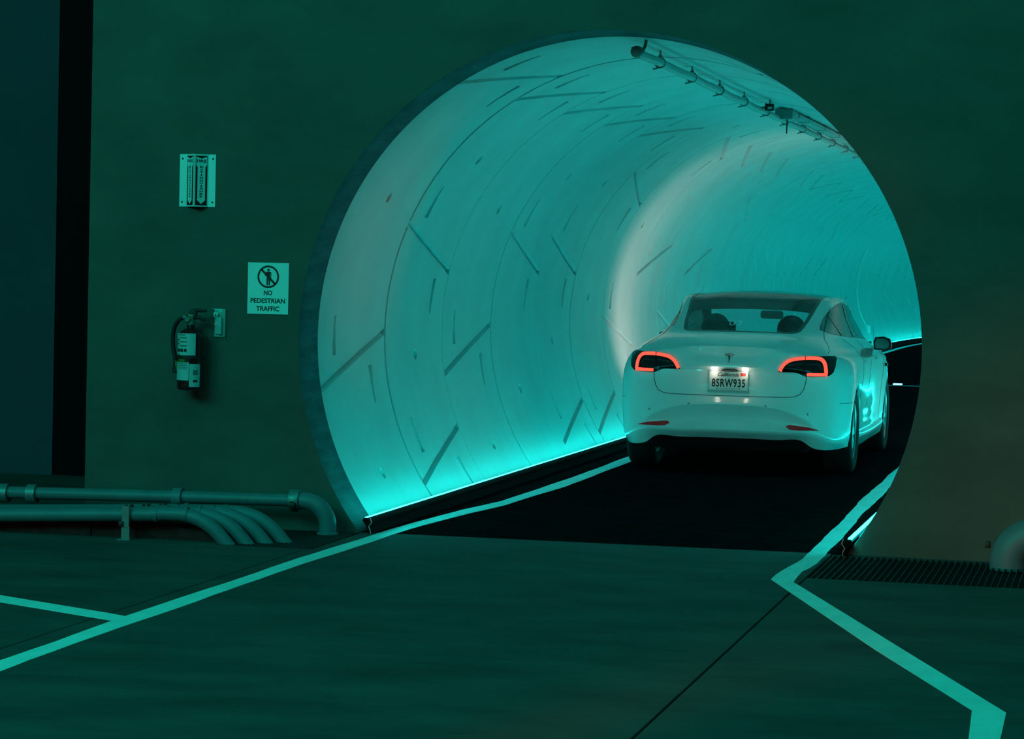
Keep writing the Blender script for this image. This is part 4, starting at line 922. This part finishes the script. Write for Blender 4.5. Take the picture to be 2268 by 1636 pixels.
# wheels
tyre_prof = [(.225,-.098),(.25,-.112),(.285,-.117),(.315,-.110),(.330,-.095),(.335,-.06),(.335,.06),(.330,.095),(.315,.110),(.285,.117),(.25,.112),(.225,.098)]
for ya in AX:
    for s in (-1, 1):
        c = cw((s*.795, ya, WR))
        tw = MB().lathe(tyre_prof, 44, 'x', tuple(c), True).build('wheel', M['tyre'], car, 40); tw['label'] = 'black tyre on alloy wheel'
        MB().lathe([(.226,-.10),(.228,.088*1),(.222,.100),(.212,.092),(.205,.05),(.205,-.10)] if s > 0 else [(.226,.10),(.228,-.088),(.222,-.100),(.212,-.092),(.205,-.05),(.205,.10)], 44, 'x', tuple(c), True).build('rim', M['rim'], tw, 40)
        for k in range(10):
            a = 2*PI*k/10 + .2; R_ = Matrix.Rotation(a, 4, 'X')
            MB().bbox(-.016, .016, -.018, .018, .045, .212, .006, Matrix.Translation(c+Vector((s*.075, 0, 0))) @ R_).build('spoke', M['rim'], tw, 40)
        MB().lathe([(.001, s*.098), (.05, s*.096), (.060, s*.085), (.060, s*.04), (.001, s*.04)], 20, 'x', tuple(c)).build('hub', M['rim'], tw, 40)
        MB().lathe([(.16, -.02), (.16, .0), (.05, .0), (.05, -.02)], 28, 'x', tuple(c), True).build('brake_disc', M['bolt'], tw, 40)
        V = []; F = []
        for i in range(25):
            a = PI*1.16*i/24 - .08*PI
            for xx in (.585, .895): V.append(cw((s*xx, ya+.380*math.cos(a), WR+.005+.380*math.sin(a))))
            V.append(cw((s*.585, ya+.02*math.cos(a), WR+.005+.02*math.sin(a))))
        for i in range(24): k = 3*i; F += [(k, k+1, k+4, k+3), (k, k+3, k+5, k+2)]
        mesh_obj('wheel_liner', V, F, M['underbody'], car)
# underbody, rear valance
MB().bbox(CXW-.58, CXW+.58, CYW+.35, CYW+4.4, .17, .24, .02).bbox(CXW-.86, CXW+.86, CYW+1.45, CYW+3.4, .16, .24, .02).build('underbody', M['underbody'], car)
MB().bbox(CXW-.62, CXW+.62, CYW+.14, CYW+.42, .20, .42, .03).build('rear_valance', M['underbody'], car, 40)
for s in (-1, 1): MB().tube([cw((s*.66, .98, .30)), cw((s*.2, .98, .27))], .03, 10).build('suspension_arm', M['underbody'], car, 40)
# cabin
MB().bbox(CXW-.80, CXW+.80, CYW+.9, CYW+3.5, .24, .32, .02).build('cabin_floor', M['interior'], car)
MB().bbox(CXW-.56, CXW+.56, CYW+.62, CYW+1.12, 1.040, 1.062, .008).build('parcel_shelf', M['interior'], car)
for s in (-1, 1):
    MB().box(*sorted((CXW+s*.72, CXW+s*.80)), CYW+1.0, CYW+3.4, .32, 1.0).build('door_card', M['interior'], car)
    MB().bbox(*sorted((CXW+s*.06, CXW+s*.64)), CYW+1.36, CYW+1.52, .55, 1.075, .05).build('rear_seat', M['interior'], car, 50)
    MB().bbox(*sorted((CXW+s*.18, CXW+s*.56)), CYW+2.05, CYW+2.22, .5, 1.06, .06, ).bbox(*sorted((CXW+s*.18, CXW+s*.56)), CYW+2.1, CYW+2.6, .45, .58, .05).build('front_seat', M['interior'], car, 50)
    hr = MB().lathe([(.001, -.05), (.09, -.05), (.118, -.02), (.118, .03), (.09, .05), (.001, .05)], 24, 'y', (0, 0, 0))
    hr.v = [tuple(cw((s*.315 + x*.98, 1.44+y, 1.125+z*1.0))) for (x, y, z) in hr.v]
    hr.build('rear_headrest', M['interior'], car, 50)
    MB().bbox(*sorted((CXW+s*.24, CXW+s*.50)), CYW+2.06, CYW+2.16, 1.04, 1.165, .035).build('front_headrest', M['interior'], car, 50)
MB().bbox(CXW-.72, CXW+.72, CYW+3.02, CYW+3.6, .72, .95, .05).build('dashboard', M['interior'], car, 50)
MB().bbox(CXW-.13, CXW+.07, CYW+2.86, CYW+2.90, 1.185, 1.255, .02).build('interior_mirror', M['interior'], car, 50)
# cross beam and header over the cabin
for (y0, y1, nm) in ((1.42, 1.62, 'roof_beam'), (2.55, 2.80, 'roof_header')):
    V = []; F = []
    for i in range(17):
        x = -.57+1.14*i/16
        for y in (y0, y1):
            l, n = hit_z(x, y); V += [cw(l-Vector((0, 0, .012))), cw(l-Vector((0, 0, .078 if nm == 'roof_beam' else .045)))]
    for i in range(16):
        k = 4*i; F += [(k, k+2, k+6, k+4), (k+1, k+5, k+7, k+3), (k, k+4, k+5, k+1), (k+2, k+3, k+7, k+6)]
    mesh_obj(nm, V, F, M['interior'], car)
# door mirrors
for s in (-1, 1):
    mb = MB(); prof = [(-.055, -.05), (.045, -.058), (.085, -.040), (.092, .0), (.075, .045), (.02, .062), (-.050, .055), (-.066, .01)]
    base = Vector((s*.935, 2.80, .995)); n = len(prof); V = []
    for (dy, sc) in ((0, 1), (.03, 1.05), (.08, .95), (.12, .68), (.145, .3)):
        V += [cw(base + Vector((s*px*sc, dy, pz*sc))) for px, pz in prof]
    F = [(i*n+k, i*n+(k+1) % n, (i+1)*n+(k+1) % n, (i+1)*n+k) for i in range(4) for k in range(n)] + [tuple(range(n)), tuple(4*n+k for k in range(n))]
    dm = mb.add(V, F).build('door_mirror', M['carblack'], car, 40)
    mesh_obj('mirror_glass', [cw(base + Vector((s*px*.78, -.002, pz*.78))) for px, pz in prof], [tuple(range(n))], M['chrome'], dm)
    MB().bbox(*sorted((CXW+s*.83, CXW+s*.93)), CYW+2.82, CYW+2.90, .945, .968, .008).build('mirror_arm', M['carpaint'], dm, 40)
